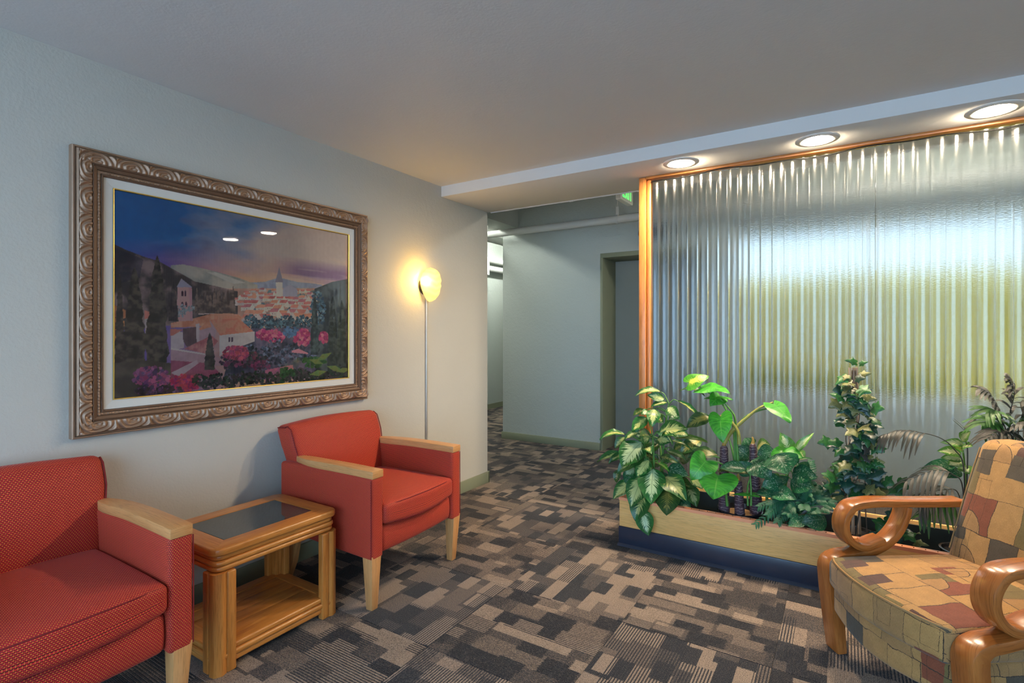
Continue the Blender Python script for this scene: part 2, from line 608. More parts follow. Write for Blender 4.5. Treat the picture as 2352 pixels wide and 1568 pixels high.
def uvfabric(me, co):
    """upright fabric UVs: V is up on standing faces"""
    uv = me.uv_layers.new(name='uv')
    for p in me.polygons:
        p0, p1, p2 = (Vector(co[p.vertices[i]]) for i in range(3))
        nn = (p1 - p0).cross(p2 - p0)
        k = max(range(3), key=lambda i: abs(nn[i]))
        ax = {0: (1, 2), 1: (0, 2), 2: (0, 1)}[k]
        for li in p.loop_indices:
            q = co[me.loops[li].vertex_index]
            uv.data[li].uv = (q[ax[0]], q[ax[1]])


def from_bm(bm, name):
    me = bpy.data.meshes.new(name)
    bm.to_mesh(me)
    bm.free()
    return me


def bm_box(bm, x0, x1, y0, y1, z0, z1, bev=0.0, seg=2):
    vs = [bm.verts.new((x, y, z)) for x in (x0, x1) for y in (y0, y1) for z in (z0, z1)]
    fs = []
    for q in ((0, 1, 3, 2), (4, 6, 7, 5), (0, 4, 5, 1), (2, 3, 7, 6), (0, 2, 6, 4), (1, 5, 7, 3)):
        fs.append(bm.faces.new([vs[i] for i in q]))
    if bev > 0:
        es = list({e for f in fs for e in f.edges})
        bmesh.ops.bevel(bm, geom=es, offset=bev, segments=seg, profile=0.5, affect='EDGES')


def box(name, mat, x0, x1, y0, y1, z0, z1, parent=None, bev=0.0, seg=2):
    bm = bmesh.new()
    bm_box(bm, x0, x1, y0, y1, z0, z1, bev, seg)
    me = from_bm(bm, name)
    uvbox(me)
    return finish(me, mat, name, parent, smooth=bev > 0, angle=40)


def rbox(name, mat, cx, cy, cz, sx, sy, sz, r, n, deform=None, parent=None, fabric=True):
    """rounded, subdivided box; deform(p) bends it after its UVs are laid out"""
    hx, hy, hz = sx / 2, sy / 2, sz / 2
    verts, idx, faces = [], {}, []

    def vid(p):
        k = (round(p[0], 5), round(p[1], 5), round(p[2], 5))
        if k not in idx:
            idx[k] = len(verts)
            verts.append(Vector(p))
        return idx[k]
    nx, ny, nz = n

    def lin(h, k):
        # denser samples near the rounded ends
        inner = np.linspace(-(h - r), h - r, max(k - 5, 2))
        e = np.array([-h, -h + 0.3 * r, -h + 0.65 * r])
        return sorted(set(np.round(np.concatenate([e, inner, -e]), 6)))
    X, Y, Z = lin(hx, nx), lin(hy, ny), lin(hz, nz)
    for s in (-1, 1):
        for A, B, f in ((Y, Z, lambda a, b: (s * hx, a, b)), (X, Z, lambda a, b: (a, s * hy, b)), (X, Y, lambda a, b: (a, b, s * hz))):
            for i in range(len(A) - 1):
                for j in range(len(B) - 1):
                    q = [vid(f(A[i], B[j])), vid(f(A[i + 1], B[j])), vid(f(A[i + 1], B[j + 1])), vid(f(A[i], B[j + 1]))]
                    faces.append(q)
    flat = [v.copy() for v in verts]
    out = []
    for v in verts:
        c = Vector((max(-hx + r, min(hx - r, v.x)), max(-hy + r, min(hy - r, v.y)), max(-hz + r, min(hz - r, v.z))))
        d = v - c
        p = c + d.normalized() * r if d.length > 1e-9 else v
        p = p + Vector((cx, cy, cz))
        out.append(deform(p) if deform else p)
    me = bpy.data.meshes.new(name)
    me.from_pydata([tuple(v) for v in out], [], faces)
    bm = bmesh.new()
    bm.from_mesh(me)
    bmesh.ops.recalc_face_normals(bm, faces=bm.faces)
    bm.to_mesh(me)
    bm.free()
    off = [f + Vector((cx, cy, cz)) for f in flat]
    if fabric:
        uvfabric(me, off)
    else:
        uvbox(me, off)
    return finish(me, mat, name, parent, smooth=True)


def tube_data(pts, rad, seg=8, closed=False):
    pts = [Vector(p) for p in pts]
    n = len(pts)
    rads = rad if isinstance(rad, (list, tuple)) else [rad] * n
    vs, fs = [], []
    prev = None
    for i, p in enumerate(pts):
        if closed:
            t = pts[(i + 1) % n] - pts[i - 1]
        else:
            t = pts[min(i + 1, n - 1)] - pts[max(i - 1, 0)]
        t.normalize()
        if prev is None:
            a = Vector((0, 0, 1)) if abs(t.z) < 0.9 else Vector((1, 0, 0))
            u = t.cross(a).normalized()
        else:
            u = (prev - t * prev.dot(t)).normalized()
        prev = u
        wv = t.cross(u)
        for k in range(seg):
            an = 2 * PI * k / seg
            vs.append(p + (u * math.cos(an) + wv * math.sin(an)) * rads[i])
    m = n if closed else n - 1
    for i in range(m):
        for k in range(seg):
            a, b = i * seg + k, i * seg + (k + 1) % seg
            c, d = ((i + 1) % n) * seg + (k + 1) % seg, ((i + 1) % n) * seg + k
            fs.append((a, b, c, d))
    if not closed:
        fs.append(tuple(range(seg))[::-1])
        fs.append(tuple(range((n - 1) * seg, n * seg)))
    return vs, fs


def tube(name, mat, pts, rad, parent=None, seg=8, closed=False, origin=None):
    o3 = Vector(origin) if origin is not None else Vector((0, 0, 0))
    vs, fs = tube_data([Vector(p) - o3 for p in pts], rad, seg, closed)
    me = bpy.data.meshes.new(name)
    me.from_pydata([tuple(v) for v in vs], [], fs)
    uvbox(me)
    return finish(me, mat, name, parent, smooth=True, angle=60)


def lathe(name, mat, prof, parent=None, seg=32, axis='z', loc=(0, 0, 0), cap=True):
    vs, fs = [], []
    for r, h in prof:
        for k in range(seg):
            an = 2 * PI * k / seg
            p = (r * math.cos(an), r * math.sin(an), h)
            if axis == 'y':
                p = (p[0], -p[2], p[1])
            vs.append(p)
    for i in range(len(prof) - 1):
        for k in range(seg):
            fs.append((i * seg + k, i * seg + (k + 1) % seg, (i + 1) * seg + (k + 1) % seg, (i + 1) * seg + k))
    if cap:
        fs.append(tuple(range(seg))[::-1])
        fs.append(tuple(range((len(prof) - 1) * seg, len(prof) * seg)))
    me = bpy.data.meshes.new(name)
    me.from_pydata(vs, [], fs)
    uvbox(me)
    return finish(me, mat, name, parent, smooth=True, loc=loc, angle=35)


def prism(name, mat, outline, x0, x1, parent=None, bev=0.0):
    """outline in (y, z), extruded along x"""
    bm = bmesh.new()
    a = [bm.verts.new((x0, y, z)) for y, z in outline]
    b = [bm.verts.new((x1, y, z)) for y, z in outline]
    bm.faces.new(a[::-1])
    bm.faces.new(b)
    k = len(outline)
    for i in range(k):
        bm.faces.new((a[i], a[(i + 1) % k], b[(i + 1) % k], b[i]))
    bmesh.ops.recalc_face_normals(bm, faces=bm.faces)
    if bev > 0:
        es = [e for e in bm.edges if abs(e.verts[0].co.x - e.verts[1].co.x) < 1e-7]
        bmesh.ops.bevel(bm, geom=es, offset=bev, segments=2, profile=0.5, affect='EDGES')
    me = from_bm(bm, name)
    uvbox(me)
    return finish(me, mat, name, parent, smooth=True, angle=30)


def copy_tree(o, parent=None):
    c = o.copy()
    C.objects.link(c)
    if parent is not None:
        c.parent = parent
    for ch in list(o.children):
        copy_tree(ch, c)
    return c


def tag(o, label, cat=None, group=None, kind=None):
    o['label'] = label
    if cat:
        o['category'] = cat
    if group:
        o['group'] = group
    if kind:
        o['kind'] = kind
    return o


def thing(name, label, cat, loc=(0, 0, 0), rotz=0.0, group=None, kind=None):
    o = bpy.data.objects.new(name, None)
    o.empty_display_size = 0.1
    C.objects.link(o)
    o.location = loc
    o.rotation_euler = (0, 0, rotz)
    return tag(o, label, cat, group, kind)


def struct(o, label=None):
    o['kind'] = 'structure'
    if label:
        o['label'] = label
    return o


# ================================================================ THE SETTING
WX = -2.62          # lobby face of the left wall
ZC = 2.42           # lobby ceiling
ZS = 2.34           # soffit underside
YB0, YB1 = 3.12, 3.75   # soffit front and back
YF = 5.40           # far hall wall
XR, YBK = 2.60, -2.20

floor = struct(box('floor', 'carpet_loop', -6.4, XR + .15, YBK - .15, 9.6, -0.16, -0.008), 'patterned brown and charcoal carpet tile floor')
TS, TX0, TY0 = 0.6096, -0.848, 2.26
bm = bmesh.new()
bm_box(bm, -TS / 2 + .0006, TS / 2 - .0006, -TS / 2 + .0006, TS / 2 - .0006, -0.008, 0.0, 0.0012, 1)
tile_me = from_bm(bm, 'carpet_tile')
tile_me.materials.append(M['carpet_loop'])
for i in range(-8, 6):
    for j in range(-4, 12):
        x, y = TX0 + (i + .5) * TS, TY0 + (j + .5) * TS
        la, de = x * _ca + y * _sa, -x * _sa + y * _ca
        if de < 0.8 or abs(la) > de * 1.0 + .6:
            continue
        if x < WX - .3 and y < YB1 - .3:
            continue
        if y > YF + .3 and not (-5.4 < x < -3.2):
            continue
        o = bpy.data.objects.new('carpet_tile', tile_me)
        C.objects.link(o)
        o.parent = floor
        o.location = (x, y, 0)
        o.rotation_euler = (0, 0, (PI / 2 if (i + j) % 2 else 0) + (PI if random.random() < .5 else 0))

struct(box('wall_left', 'wall_paint', -6.3, WX, YBK, YB1 - .01, 0, 2.9), 'cream painted wall hung with the framed picture')
struct(box('ceiling', 'ceiling_paint', WX - .2, XR, YBK, YB0 + .05, ZC, ZC + .2), 'flat grey-beige lobby ceiling')
struct(box('trim_1', 'beam_paint', WX, XR, YB0, YB1, ZS, 2.9, bev=0.004), 'dropped soffit beam holding three recessed lights')
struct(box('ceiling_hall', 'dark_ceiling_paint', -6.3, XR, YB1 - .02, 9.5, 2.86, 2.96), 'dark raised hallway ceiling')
# far hall wall with a door recess and a window
DX0, DX1, DZ = -2.27, -1.27, 2.165
WXa, WXb, WZa, WZb = -0.95, 2.45, 0.72, 2.36
bm = bmesh.new()
bm_box(bm, -3.55, DX0, YF, 9.5, 0, 2.86)
bm_box(bm, DX0, DX1, YF, YF + .5, DZ, 2.86)
bm_box(bm, DX0, DX1, YF + .42, YF + .6, 0, DZ)
bm_box(bm, DX1, WXa, YF, YF + .2, 0, 2.86)
bm_box(bm, WXa, WXb, YF, YF + .2, 0, WZa)
bm_box(bm, WXa, WXb, YF, YF + .2, WZb, 2.86)
bm_box(bm, WXb, XR, YF, YF + .2, 0, 2.86)
struct(finish(from_bm(bm, 'wall_far'), 'hall_paint', 'wall_far'), 'pale textured hallway wall with a recessed door')
struct(box('wall_hall_left', 'hall_paint', -5.3, -5.1, YB1 - .01, 9.5, 0, 2.86), 'pale wall at the far end of the hallway')
struct(box('wall_hall_end', 'hall_paint', -5.3, -3.5, 9.4, 9.55, 0, 2.86), 'end wall of the hallway beyond the corner')
struct(box('wall_right', 'wall_paint', XR, XR + .15, YBK, YF + .2, 0, 2.9), 'plain right-hand lobby wall')
bm = bmesh.new()
bm_box(bm, WX - .2, -2.5, YBK - .15, YBK, 0, 2.62)
bm_box(bm, 2.5, XR + .15, YBK - .15, YBK, 0, 2.62)
bm_box(bm, -2.5, 2.5, YBK - .15, YBK, 0, .17)
bm_box(bm, -2.5, 2.5, YBK - .15, YBK, 2.37, 2.62)
struct(finish(from_bm(bm, 'wall_back'), 'wall_paint', 'wall_back'), 'window wall on the street side of the lobby')
win = struct(thing('window_1', 'wide street-side window of four lights', None, (0, YBK - .1, 0)))
for k in range(5):
    x = -2.5 + k * 1.25
    box('mullion', 'window_frame_paint', x - .03, x + .03, -.03, .03, .17, 2.37, win)
box('sill', 'window_frame_paint', -2.5, 2.5, -.05, .12, .15, .19, win)
# hall window: frame, mullions and tinted panes
win = struct(thing('window_2', 'tinted hallway window seen blurred through the corrugated glass', None, (0, YF + .1, 0)))
for z in (WZa, WZb - .05):
    box('frame_rail', 'window_frame_paint', WXa, WXb, -.04, .04, z, z + .05, win)
NW = 3
for k in range(NW + 1):
    x = WXa + (WXb - WXa - .05) * k / NW
    box('mullion', 'window_frame_paint', x, x + .05, -.04, .04, WZa, WZb, win)
for k in range(NW):
    x0 = WXa + (WXb - WXa - .05) * k / NW + .05
    x1 = WXa + (WXb - WXa - .05) * (k + 1) / NW
    me = bpy.data.meshes.new('pane')
    me.from_pydata([(x0, 0, WZa + .05), (x1, 0, WZa + .05), (x1, 0, WZb - .05), (x0, 0, WZb - .05)], [], [(0, 1, 2, 3)])
    finish(me, 'tinted_glass', 'pane', win)

# baseboards
struct(box('baseboard_left', 'olive_paint', WX, WX + .014, YBK, YB1 - .01 + .014, 0, .095, bev=.004), 'olive painted baseboard below the picture wall')
struct(box('baseboard_corner', 'olive_paint', -5.0, WX + .014, YB1 - .01, YB1 + .004, 0, .095), 'olive baseboard turning the wall corner')
struct(box('baseboard_far', 'olive_paint', -3.565, DX0, YF - .014, YF, 0, .085, bev=.004), 'olive baseboard along the hallway wall')
struct(box('baseboard_hall', 'olive_paint', -5.1, -5.086, YB1, 9.4, 0, .085), 'olive baseboard on the distant hallway wall')
# door recess lining and door
door = struct(thing('door_1', 'olive-grey hallway door set deep in its frame', None, (0, YF + .40, 0)))
box('leaf', 'door_paint', DX0 + .03, DX1 - .03, -.02, .02, .01, DZ - .03, door)
frm = struct(thing('trim_2', 'olive steel door frame lining the hallway recess', None, (0, YF, 0)))
box('jamb', 'olive_paint', DX0, DX0 + .03, -.004, .42, 0, DZ, frm, bev=.004)
box('jamb', 'olive_paint', DX1 - .03, DX1, -.004, .42, 0, DZ, frm, bev=.004)
box('head', 'olive_paint', DX0 + .001, DX1 - .001, -.005, .42, DZ - .05, DZ, frm, bev=.004)
# hallway cross beam
struct(box('trim_3', 'hall_paint', -3.56, -3.33, YB1 + .02, YF, 2.56, 2.86), 'square hallway beam ending at the wall corner')
struct(box('trim_4', 'hall_paint', -5.1, -3.55, 7.9, 8.3, 2.52, 2.86), 'far hallway beam above the end wall')

# outdoors: ground and a clipped hedge
struct(box('ground', 'lawn_grass', -40, 40, YF + .3, 45, -.5, -.25), 'yellow-green lawn outside the hallway window')
struct(box('ground_paving', 'paving', -40, 40, -30, YF + .3, -.5, -.25), 'pale concrete paving on the street side')
vs, fs = [], []
nx, nz, ny = 60, 10, 4
for i in range(nx + 1):
    prof = [(-.6, -.25)] + [(-.6, -.25 + 2.55 * k / nz) for k in range(1, nz + 1)] + [(-.2, 2.36), (.3, 2.36), (.7, 2.25), (.8, -.25)]
    for (yy, zz) in prof:
        p = Vector((-6 + 24 * i / nx, 11.5 + yy, zz))
        p += Vector((0, mnoise.noise(p * 1.7) * .18, mnoise.noise(p * 2.3 + Vector((9, 0, 0))) * .12))
        vs.append(tuple(p))
k = len(prof)
for i in range(nx):
    for j in range(k - 1):
        fs.append((i * k + j, (i + 1) * k + j, (i + 1) * k + j + 1, i * k + j + 1))
me = bpy.data.meshes.new('hedge')
me.from_pydata(vs, [], fs)
tag(finish(me, 'hedge_leaves', 'hedge', smooth=True), 'yellow-green hedge blurred behind the corrugated glass', 'hedge')

# ================================================================ GLASS PARTITION
YG = 3.475
PX0 = -1.17
part = thing('glass_partition', 'tall corrugated translucent glass screen in an orange wood frame behind the planter', 'partition', (PX0, YG, 0))
box('post', 'post_cedar', 0, .045, -.03, .05, 0, ZS - .004, part, bev=.003)
bm = bmesh.new()
box('quarter_round', 'post_cedar', .0455, .078, -.018, .035, 0, ZS - .02, part, bev=.012, seg=4)
box('head_rail', 'post_cedar', .0455, 3.76, -.03, .04, ZS - .018, ZS - .001, part, bev=.003)
PITCH, AMP, TH, BACKF = 0.062, 0.0085, 0.003, 0.55


def corr_panel(x0, x1, yoff):
    z0, z1 = .12, ZS - .03
    nseg = int((x1 - x0) / PITCH * 14)
    nzs = 1
    vs, fs = [], []
    for side in (0, 1):
        for i in range(nseg + 1):
            x = x0 + (x1 - x0) * i / nseg
            y = (-AMP * 1.6 * abs(math.sin(PI * x / PITCH)) ** .75 if side == 0 else AMP * .5 * math.cos(2 * PI * x / PITCH)) + (TH + .004 if side else 0) + yoff
            for j in range(nzs + 1):
                vs.append((x, y, z0 + (z1 - z0) * j / nzs))
    s0 = (nseg + 1) * (nzs + 1)
    for side in (0, 1):
        for i in range(nseg):
            q = [side * s0 + i * 2, side * s0 + (i + 1) * 2, side * s0 + (i + 1) * 2 + 1, side * s0 + i * 2 + 1]
            fs.append(q if side == 0 else q[::-1])
    for i in range(nseg):
        for j in (0, 1):
            a, b = i * 2 + j, (i + 1) * 2 + j
            q = [a, s0 + a, s0 + b, b]
            fs.append(q if j == 0 else q[::-1])
    for i in (0, nseg):
        a = i * 2
        q = [a, a + 1, s0 + a + 1, s0 + a]
        fs.append(q if i == 0 else q[::-1])
    me = bpy.data.meshes.new('glass_panel')
    me.from_pydata(vs, [], fs)
    return finish(me, 'corrugated_glass', 'glass_panel', part, smooth=True, angle=50)


xj = at(2010, 700, y=YG).x - PX0
corr_panel(.07, xj + .002, 0)
corr_panel(xj + .004, 3.76, .0)
pts = []
for i in range(90):
    x = PX0 + .08 + i * .041
    pts.append((x, YG - .022 + .004 * math.sin(x * 5.1), ZS - .034 + .007 * math.sin(x * 7.3) + .005 * math.sin(x * 17.0)))
tag(tube('cable', 'black_rubber', pts, .0035, seg=6), 'thin black cable strung along the top of the glass screen', 'cable')

# ================================================================ PLANTER
PY0, PY1, PZ = 3.07, 3.44, 0.292
PL0, PL1 = -1.165, 2.55
pl = thing('planter_box', 'long birch planter box with copper-nailed rim and navy kick board', 'planter', (PL0, PY0, 0))
PW, PD = PL1 - PL0, PY1 - PY0
box('front_board', 'birch_ply', 0, PW, 0, .018, .118, PZ, pl, bev=.002)
box('end_board', 'birch_ply', 0, .018, .0185, PD, .118, PZ, pl, bev=.002)
box('end_board', 'birch_ply', PW - .018, PW, .0185, PD, .118, PZ, pl, bev=.002)
box('back_board', 'birch_ply', .0185, PW - .0185, PD - .018, PD, .118, PZ + .03, pl, bev=.002)
box('kick_board', 'kick_navy', -.004, 1.30, -.004, .02, .004, .1175, pl, bev=.003)
box('kick_board', 'kick_navy', 1.3015, PW, -.004, .02, .004, .1175, pl, bev=.003)
box('kick_board', 'kick_navy', -.004, .014, .0205, PD, .004, .1175, pl, bev=.003)
prism('kick_toe', 'kick_navy', [(-.016, .001), (-.004, .001), (-.004, .016), (-.010, .010)], -.008, PW, pl)
box('base_panel', 'liner_dark', .0185, PW - .0185, .0205, PD - .0185, .10, .16, pl)
for y0, y1, z1 in ((.0185, .024, PZ - .006), (PD - .030, PD - .0185, PZ + .012)):
    box('liner', 'liner_dark', .0185, PW - .0185, y0, y1, .161, z1, pl)
box('copper_strip', 'copper', -.002, PW, -.003, .030, PZ, PZ + .0016, pl)
cs = box('copper_strip', 'copper', -.002, PW, -.0030, -.0002, PZ - .016, PZ - .0001, pl)
box('copper_strip', 'copper', -.002, .026, .0265, PD, PZ, PZ + .0016, pl)
bm = bmesh.new()
x = .03
while x < PW:
    bmesh.ops.create_uvsphere(bm, u_segments=8, v_segments=4, radius=.0032, matrix=Matrix.Translation((x, .011 + .002 * math.sin(x * 40), PZ + .0016)))
    x += .044
nl = finish(from_bm(bm, 'nail_heads'), 'copper_nail', 'nail_heads', pl, smooth=True)
nl['kind'] = 'stuff'

# ================================================================ DOWN-LIGHTS
for (x, lab) in ((-.848, 'recessed round ceiling light nearest the wooden post'), (-.125, 'recessed round ceiling light, middle one of three'), (.588, 'recessed round ceiling light nearest the right edge')):
    d = thing('downlight', lab, 'light', (x, 3.275, ZS), group='recessed lights in the soffit')
    lathe('trim_ring', 'white_enamel', [(.106, 0), (.106, -.003), (.100, -.007), (.080, -.009), (.073, -.006), (.073, 0)], d, 40)
    lathe('lens', 'lamp_lens', [(.0725, -.0035), (.060, -.0075), (.03, -.009), (.001, -.0095)], d, 40)

# ================================================================ SCONCE AND CORD COVER
SY, SZ = 2.935, 1.652
sc = thing('wall_sconce', 'glowing yellow seashell glass wall lamp between picture and soffit', 'lamp', (WX, SY, SZ))
lathe('back_plate', 'black_metal', [(.068, 0), (.068, .010), (.06, .016), (.02, .018)], sc, 32, loc=(0, 0, -.01)).rotation_euler = (0, PI / 2, 0)
# scallop: outline in the plane parallel to the wall, domed outward, with growth ridges
outl = [(0.015, 0.128), (0.052, 0.120), (0.080, 0.085), (0.090, 0.040), (0.086, -0.010), (0.076, -0.055), (0.058, -0.095), (0.030, -0.122),
        (0.000, -0.128), (-0.026, -0.112), (-0.052, -0.078), (-0.074, -0.030), (-0.086, 0.030), (-0.060, 0.078), (-0.025, 0.112)]
on = []
for i in range(len(outl)):
    a, b = Vector(outl[i]), Vector(outl[(i + 1) % len(outl)])
    on += [a, a.lerp(b, .5)]
vs, fs = [], []
K = 9
for r in range(K + 1):
    f = r / K
    for p in on:
        d = math.sqrt(max(0.0, 1 - f * f))
        q = p * f
        ridge = .004 * math.sin(q.y * 130 - abs(q.x) * 50)
        vs.append((.030 + .072 * d ** .8 + (ridge if r < K else 0), q.x * 1.14 + .012, q.y))
m_ = len(on)
for r in range(K):
    for i in range(m_):
        fs.append((r * m_ + i, r * m_ + (i + 1) % m_, (r + 1) * m_ + (i + 1) % m_, (r + 1) * m_ + i))
me = bpy.data.meshes.new('shell_shade')
me.from_pydata(vs, [], fs)
finish(me, 'shell_glass', 'shell_shade', sc, smooth=True)
lathe('bulb', 'white_enamel', [(.012, -.02), (.012, 0), (.02, .015), (.022, .03), (.014, .045), (.001, .05)], sc, 16, loc=(.045, -.045, -.02))
ld = bpy.data.lights.new('sconce_bulb', 'POINT')
ld.energy = SCONCE_W
ld.color = (1.0, 0.57, 0.09)
ld.shadow_soft_size = 0.03
lo = bpy.data.objects.new('sconce_bulb', ld)
C.objects.link(lo)
lo.parent = sc
lo.location = (.072, -.070, .02)
yc = at(978, 850, x=WX).y
tag(box('cord_cover', 'conduit_metal', WX, WX + .013, yc - .008, yc + .008, .10, 1.575, bev=.005, seg=3), 'slim metal cord cover running down the wall from the shell lamp', 'cord cover')

# ================================================================ HALLWAY SERVICES
def pipe(name, a, b, r, lab, hang=(), rod=2.86):
    a, b = Vector(a), Vector(b)
    t = thing(name, lab, 'pipe', tuple(a))
    tube('run', 'pipe_paint', [(0, 0, 0), tuple(b - a)], r, t, 20)
    for f in hang:
        p = (b - a) * f
        d = (b - a).normalized()
        tube('clamp', 'pipe_paint', [tuple(p - d * .014), tuple(p + d * .014)], r + .006, t, 20)
        box('hanger_strap', 'pipe_paint', p.x - .004 - .01 * abs(d.x), p.x + .004 + .01 * abs(d.x), p.y - .004 - .01 * abs(d.y), p.y + .004 + .01 * abs(d.y), p.z + r, p.z + r + .09, t)
        tube('hanger_rod', 'conduit_metal', [(p.x, p.y, p.z + r + .09), (p.x, p.y, rod - a.z)], .004, t, 6)
    return t


zp = at(1470, 497, y=5.22).z
xh = at(1418, 503, y=5.22).x
xh2 = at(1118, 540, y=5.22).x
pipe('ceiling_pipe', (-4.9, 5.22, zp), (2.5, 5.22, zp), .040, 'long white pipe crossing the hallway above the door', ((xh + 4.9) / 7.4, (xh2 + 4.9) / 7.4))
pipe('ceiling_pipe', (-3.78, 5.0, zp + .0), (-3.78, 9.3, zp + .0), .045, 'short stretch of white pipe running into the far hallway', (.18,))
pipe('ceiling_pipe', (-4.98, 4.2, 2.50), (-4.98, 9.3, 2.50), .05, 'upper of two parallel pipes on the distant hallway wall')
pipe('ceiling_pipe', (-5.00, 4.2, 2.36), (-5.00, 9.3, 2.36), .05, 'lower of two parallel pipes on the distant hallway wall')
tag(box('pipe_bracket', 'pipe_paint', -5.099, -4.93, 7.02, 7.10, 2.24, 2.46, bev=.004), 'flat white bracket under the two distant parallel pipes', 'bracket')
cd = thing('conduit', 'cream electrical conduit fixed along the back edge of the soffit', 'conduit', (WX, YB1 + .016, ZS + .010))
tube('run', 'beam_paint', [(.02, 0, 0), (XR - WX - .02, 0, 0)], .014, cd, 14)
for u in (1313, 1470):
    xx = at(u, 458, y=YB1 + .016).x - WX
    tube('coupling', 'beam_paint', [(xx - .018, 0, 0), (xx + .018, 0, 0)], .0175, cd, 14)
tag(lathe('wall_disc', 'black_metal', [(.095, 0), (.095, .03), (.08, .045), (.02, .05)], None, 32, 'y', (-1.735, YF, at(1466, 537, y=YF).z)), 'round black fixture on the hallway wall half hidden by the post', 'fixture')
# hallway strips; the first is unseen, added to brighten the wall behind the glass
fx = thing('strip_light', 'unseen strip light added to brighten the hall behind the corrugated glass', 'light', (0.9, 4.6, 2.80), PI / 2)
box('housing', 'white_enamel', -.08, .08, -.6, .6, 0, .055, fx, bev=.006)
for s in (-.035, .035):
    tube('lamp_tube', 'added_tube_lamp', [(s, -.57, -.02), (s, .57, -.02)], .013, fx, 12)
fx = thing('strip_light', 'fluorescent strip light around the hallway corner, nearer one', 'light', (-4.0, 4.05, 2.80))
box('housing', 'white_enamel', -.08, .08, 0, 1.2, 0, .055, fx, bev=.006)
for s in (-.035, .035):
    tube('lamp_tube', 'tube_lamp', [(s, .03, -.02), (s, 1.17, -.02)], .013, fx, 12)
fx2 = copy_tree(fx)
fx2.location = (-4.35, 6.6, 2.80)
tag(fx2, 'bright fluorescent strip light under the far hallway ceiling', 'light')
# exit sign, facing +x
ex = thing('exit_sign', 'green-lettered white EXIT sign hanging in the hallway beside the post', 'exit sign', (-1.662, 4.43, 2.477))
ex_body = rbox('housing', 'sign_white', -.03, .155, .10, .055, .31, .20, .012, (7, 8, 8), None, ex, fabric=False)
box('stem', 'sign_white', -.045, -.015, .13, .18, .20, 2.86 - 2.475, ex)
box('face', 'white_enamel', -.0025, -.001, .012, .298, .012, .188, ex)


def stroke(bm, a, b, wd):
    a, b = Vector(a), Vector(b)
    d = (b - a).normalized()
    nrm = Vector((-d.y, d.x)) * wd / 2
    q = [a - nrm, b - nrm, b + nrm, a + nrm]
    v0 = [bm.verts.new((-.001, p.x, p.y)) for p in q]
    v1 = [bm.verts.new((.001, p.x, p.y)) for p in q]
    bm.faces.new(v1)
    bm.faces.new(v0[::-1])
    for i in range(4):
        bm.faces.new((v0[i], v0[(i + 1) % 4], v1[(i + 1) % 4], v1[i]))


LZ0, LZ1, SW = .028, .172, .019
glyph = {'E': [((.009, LZ0), (.009, LZ1)), ((0, LZ0 + .009), (.052, LZ0 + .009)), ((0, .1), (.045, .1)), ((0, LZ1 - .009), (.052, LZ1 - .009))],
         'X': [((.006, LZ0), (.052, LZ1)), ((.052, LZ0), (.006, LZ1))],
         'I': [((.01, LZ0), (.01, LZ1))],
         'T': [((.029, LZ0), (.029, LZ1)), ((0, LZ1 - .009), (.058, LZ1 - .009))]}
xo = .035
for ch, adv in (('E', .068), ('X', .072), ('I', .034), ('T', .06)):
    bm = bmesh.new()
    for a, b in glyph[ch]:
        stroke(bm, (xo + a[0], a[1]), (xo + b[0], b[1]), SW)
    finish(from_bm(bm, 'letter'), 'exit_green', 'letter', ex)
    xo += adv

# ================================================================ FRAMED PICTURE
FY0, FY1, FZ0, FZ1 = 0.827, 2.356, 0.874, 2.049
FWd, FHt = FY1 - FY0, FZ1 - FZ0
# local axes of the picture: X along the wall (+y world), Y up, Z out of the wall (+x world)
pic = thing('framed_picture', 'large sunset village painting in a carved bronze frame on the cream wall', 'picture', (WX, FY0, FZ0))
PM = Matrix(((0, 0, 1), (1, 0, 0), (0, 1, 0))).to_4x4()     # local (a, b, h) -> (x, y, z) = (h, a, b)


def place_pic(o):
    o.matrix_local = PM
    return o


def rail_pts(prof, side):
    """mitred rail: prof = (distance in from the outer edge, height)"""
    vs, fs = [], []
    k = len(prof)
    for end in (0, 1):
        for d, h in prof:
            if side == 'b':
                p = (d if end == 0 else FWd - d, d, h)
            elif side == 't':
                p = (d if end == 0 else FWd - d, FHt - d, h)
            elif side == 'l':
                p = (d, d if end == 0 else FHt - d, h)
            else:
                p = (FWd - d, d if end == 0 else FHt - d, h)
            vs.append(p)
    for i in range(k - 1):
        q = (i, i + 1, k + i + 1, k + i)
        fs.append(q if side in 'lt' else q[::-1])
    return vs, fs


def frame_rails(name, mat, prof, angle=35):
    for side in 'lrtb':
        vs, fs = rail_pts(prof, side)
        me = bpy.data.meshes.new(name)
        me.from_pydata(vs, [], fs)
        uvbox(me)
        bm = bmesh.new()
        bm.from_mesh(me)
        bmesh.ops.recalc_face_normals(bm, faces=bm.faces)
        # outward means away from the wall for the broad faces
        if sum(f.normal.z for f in bm.faces) < 0:
            bmesh.ops.reverse_faces(bm, faces=bm.faces)
        bm.to_mesh(me)
        bm.free()
        place_pic(finish(me, mat, name, pic, smooth=True, angle=angle))


frame_rails('frame_rail', 'bronze_frame', [(0, 0), (0, .030), (.003, .034), (.008, .034), (.009, .028), (.012, .028), (.014, .044), (.017, .047), (.0175, .036), (.064, .040), (.064, .030)])
frame_rails('frame_cove', 'bronze_dark', [(.0642, .030), (.0642, .046), (.068, .047), (.070, .041), (.074, .040), (.082, .036), (.083, .030), (.0965, .030), (.0965, .036), (.100, .037), (.104, .035), (.106, .024), (.106, .012)])
frame_rails('linen_slip', 'linen_liner', [(.1062, .012), (.1062, .026), (.142, .021), (.142, .012)])
frame_rails('gold_fillet', 'gold_fillet', [(.1422, .012), (.1422, .024), (.1435, .026), (.146, .0255), (.1475, .022), (.1475, .012)], 20)
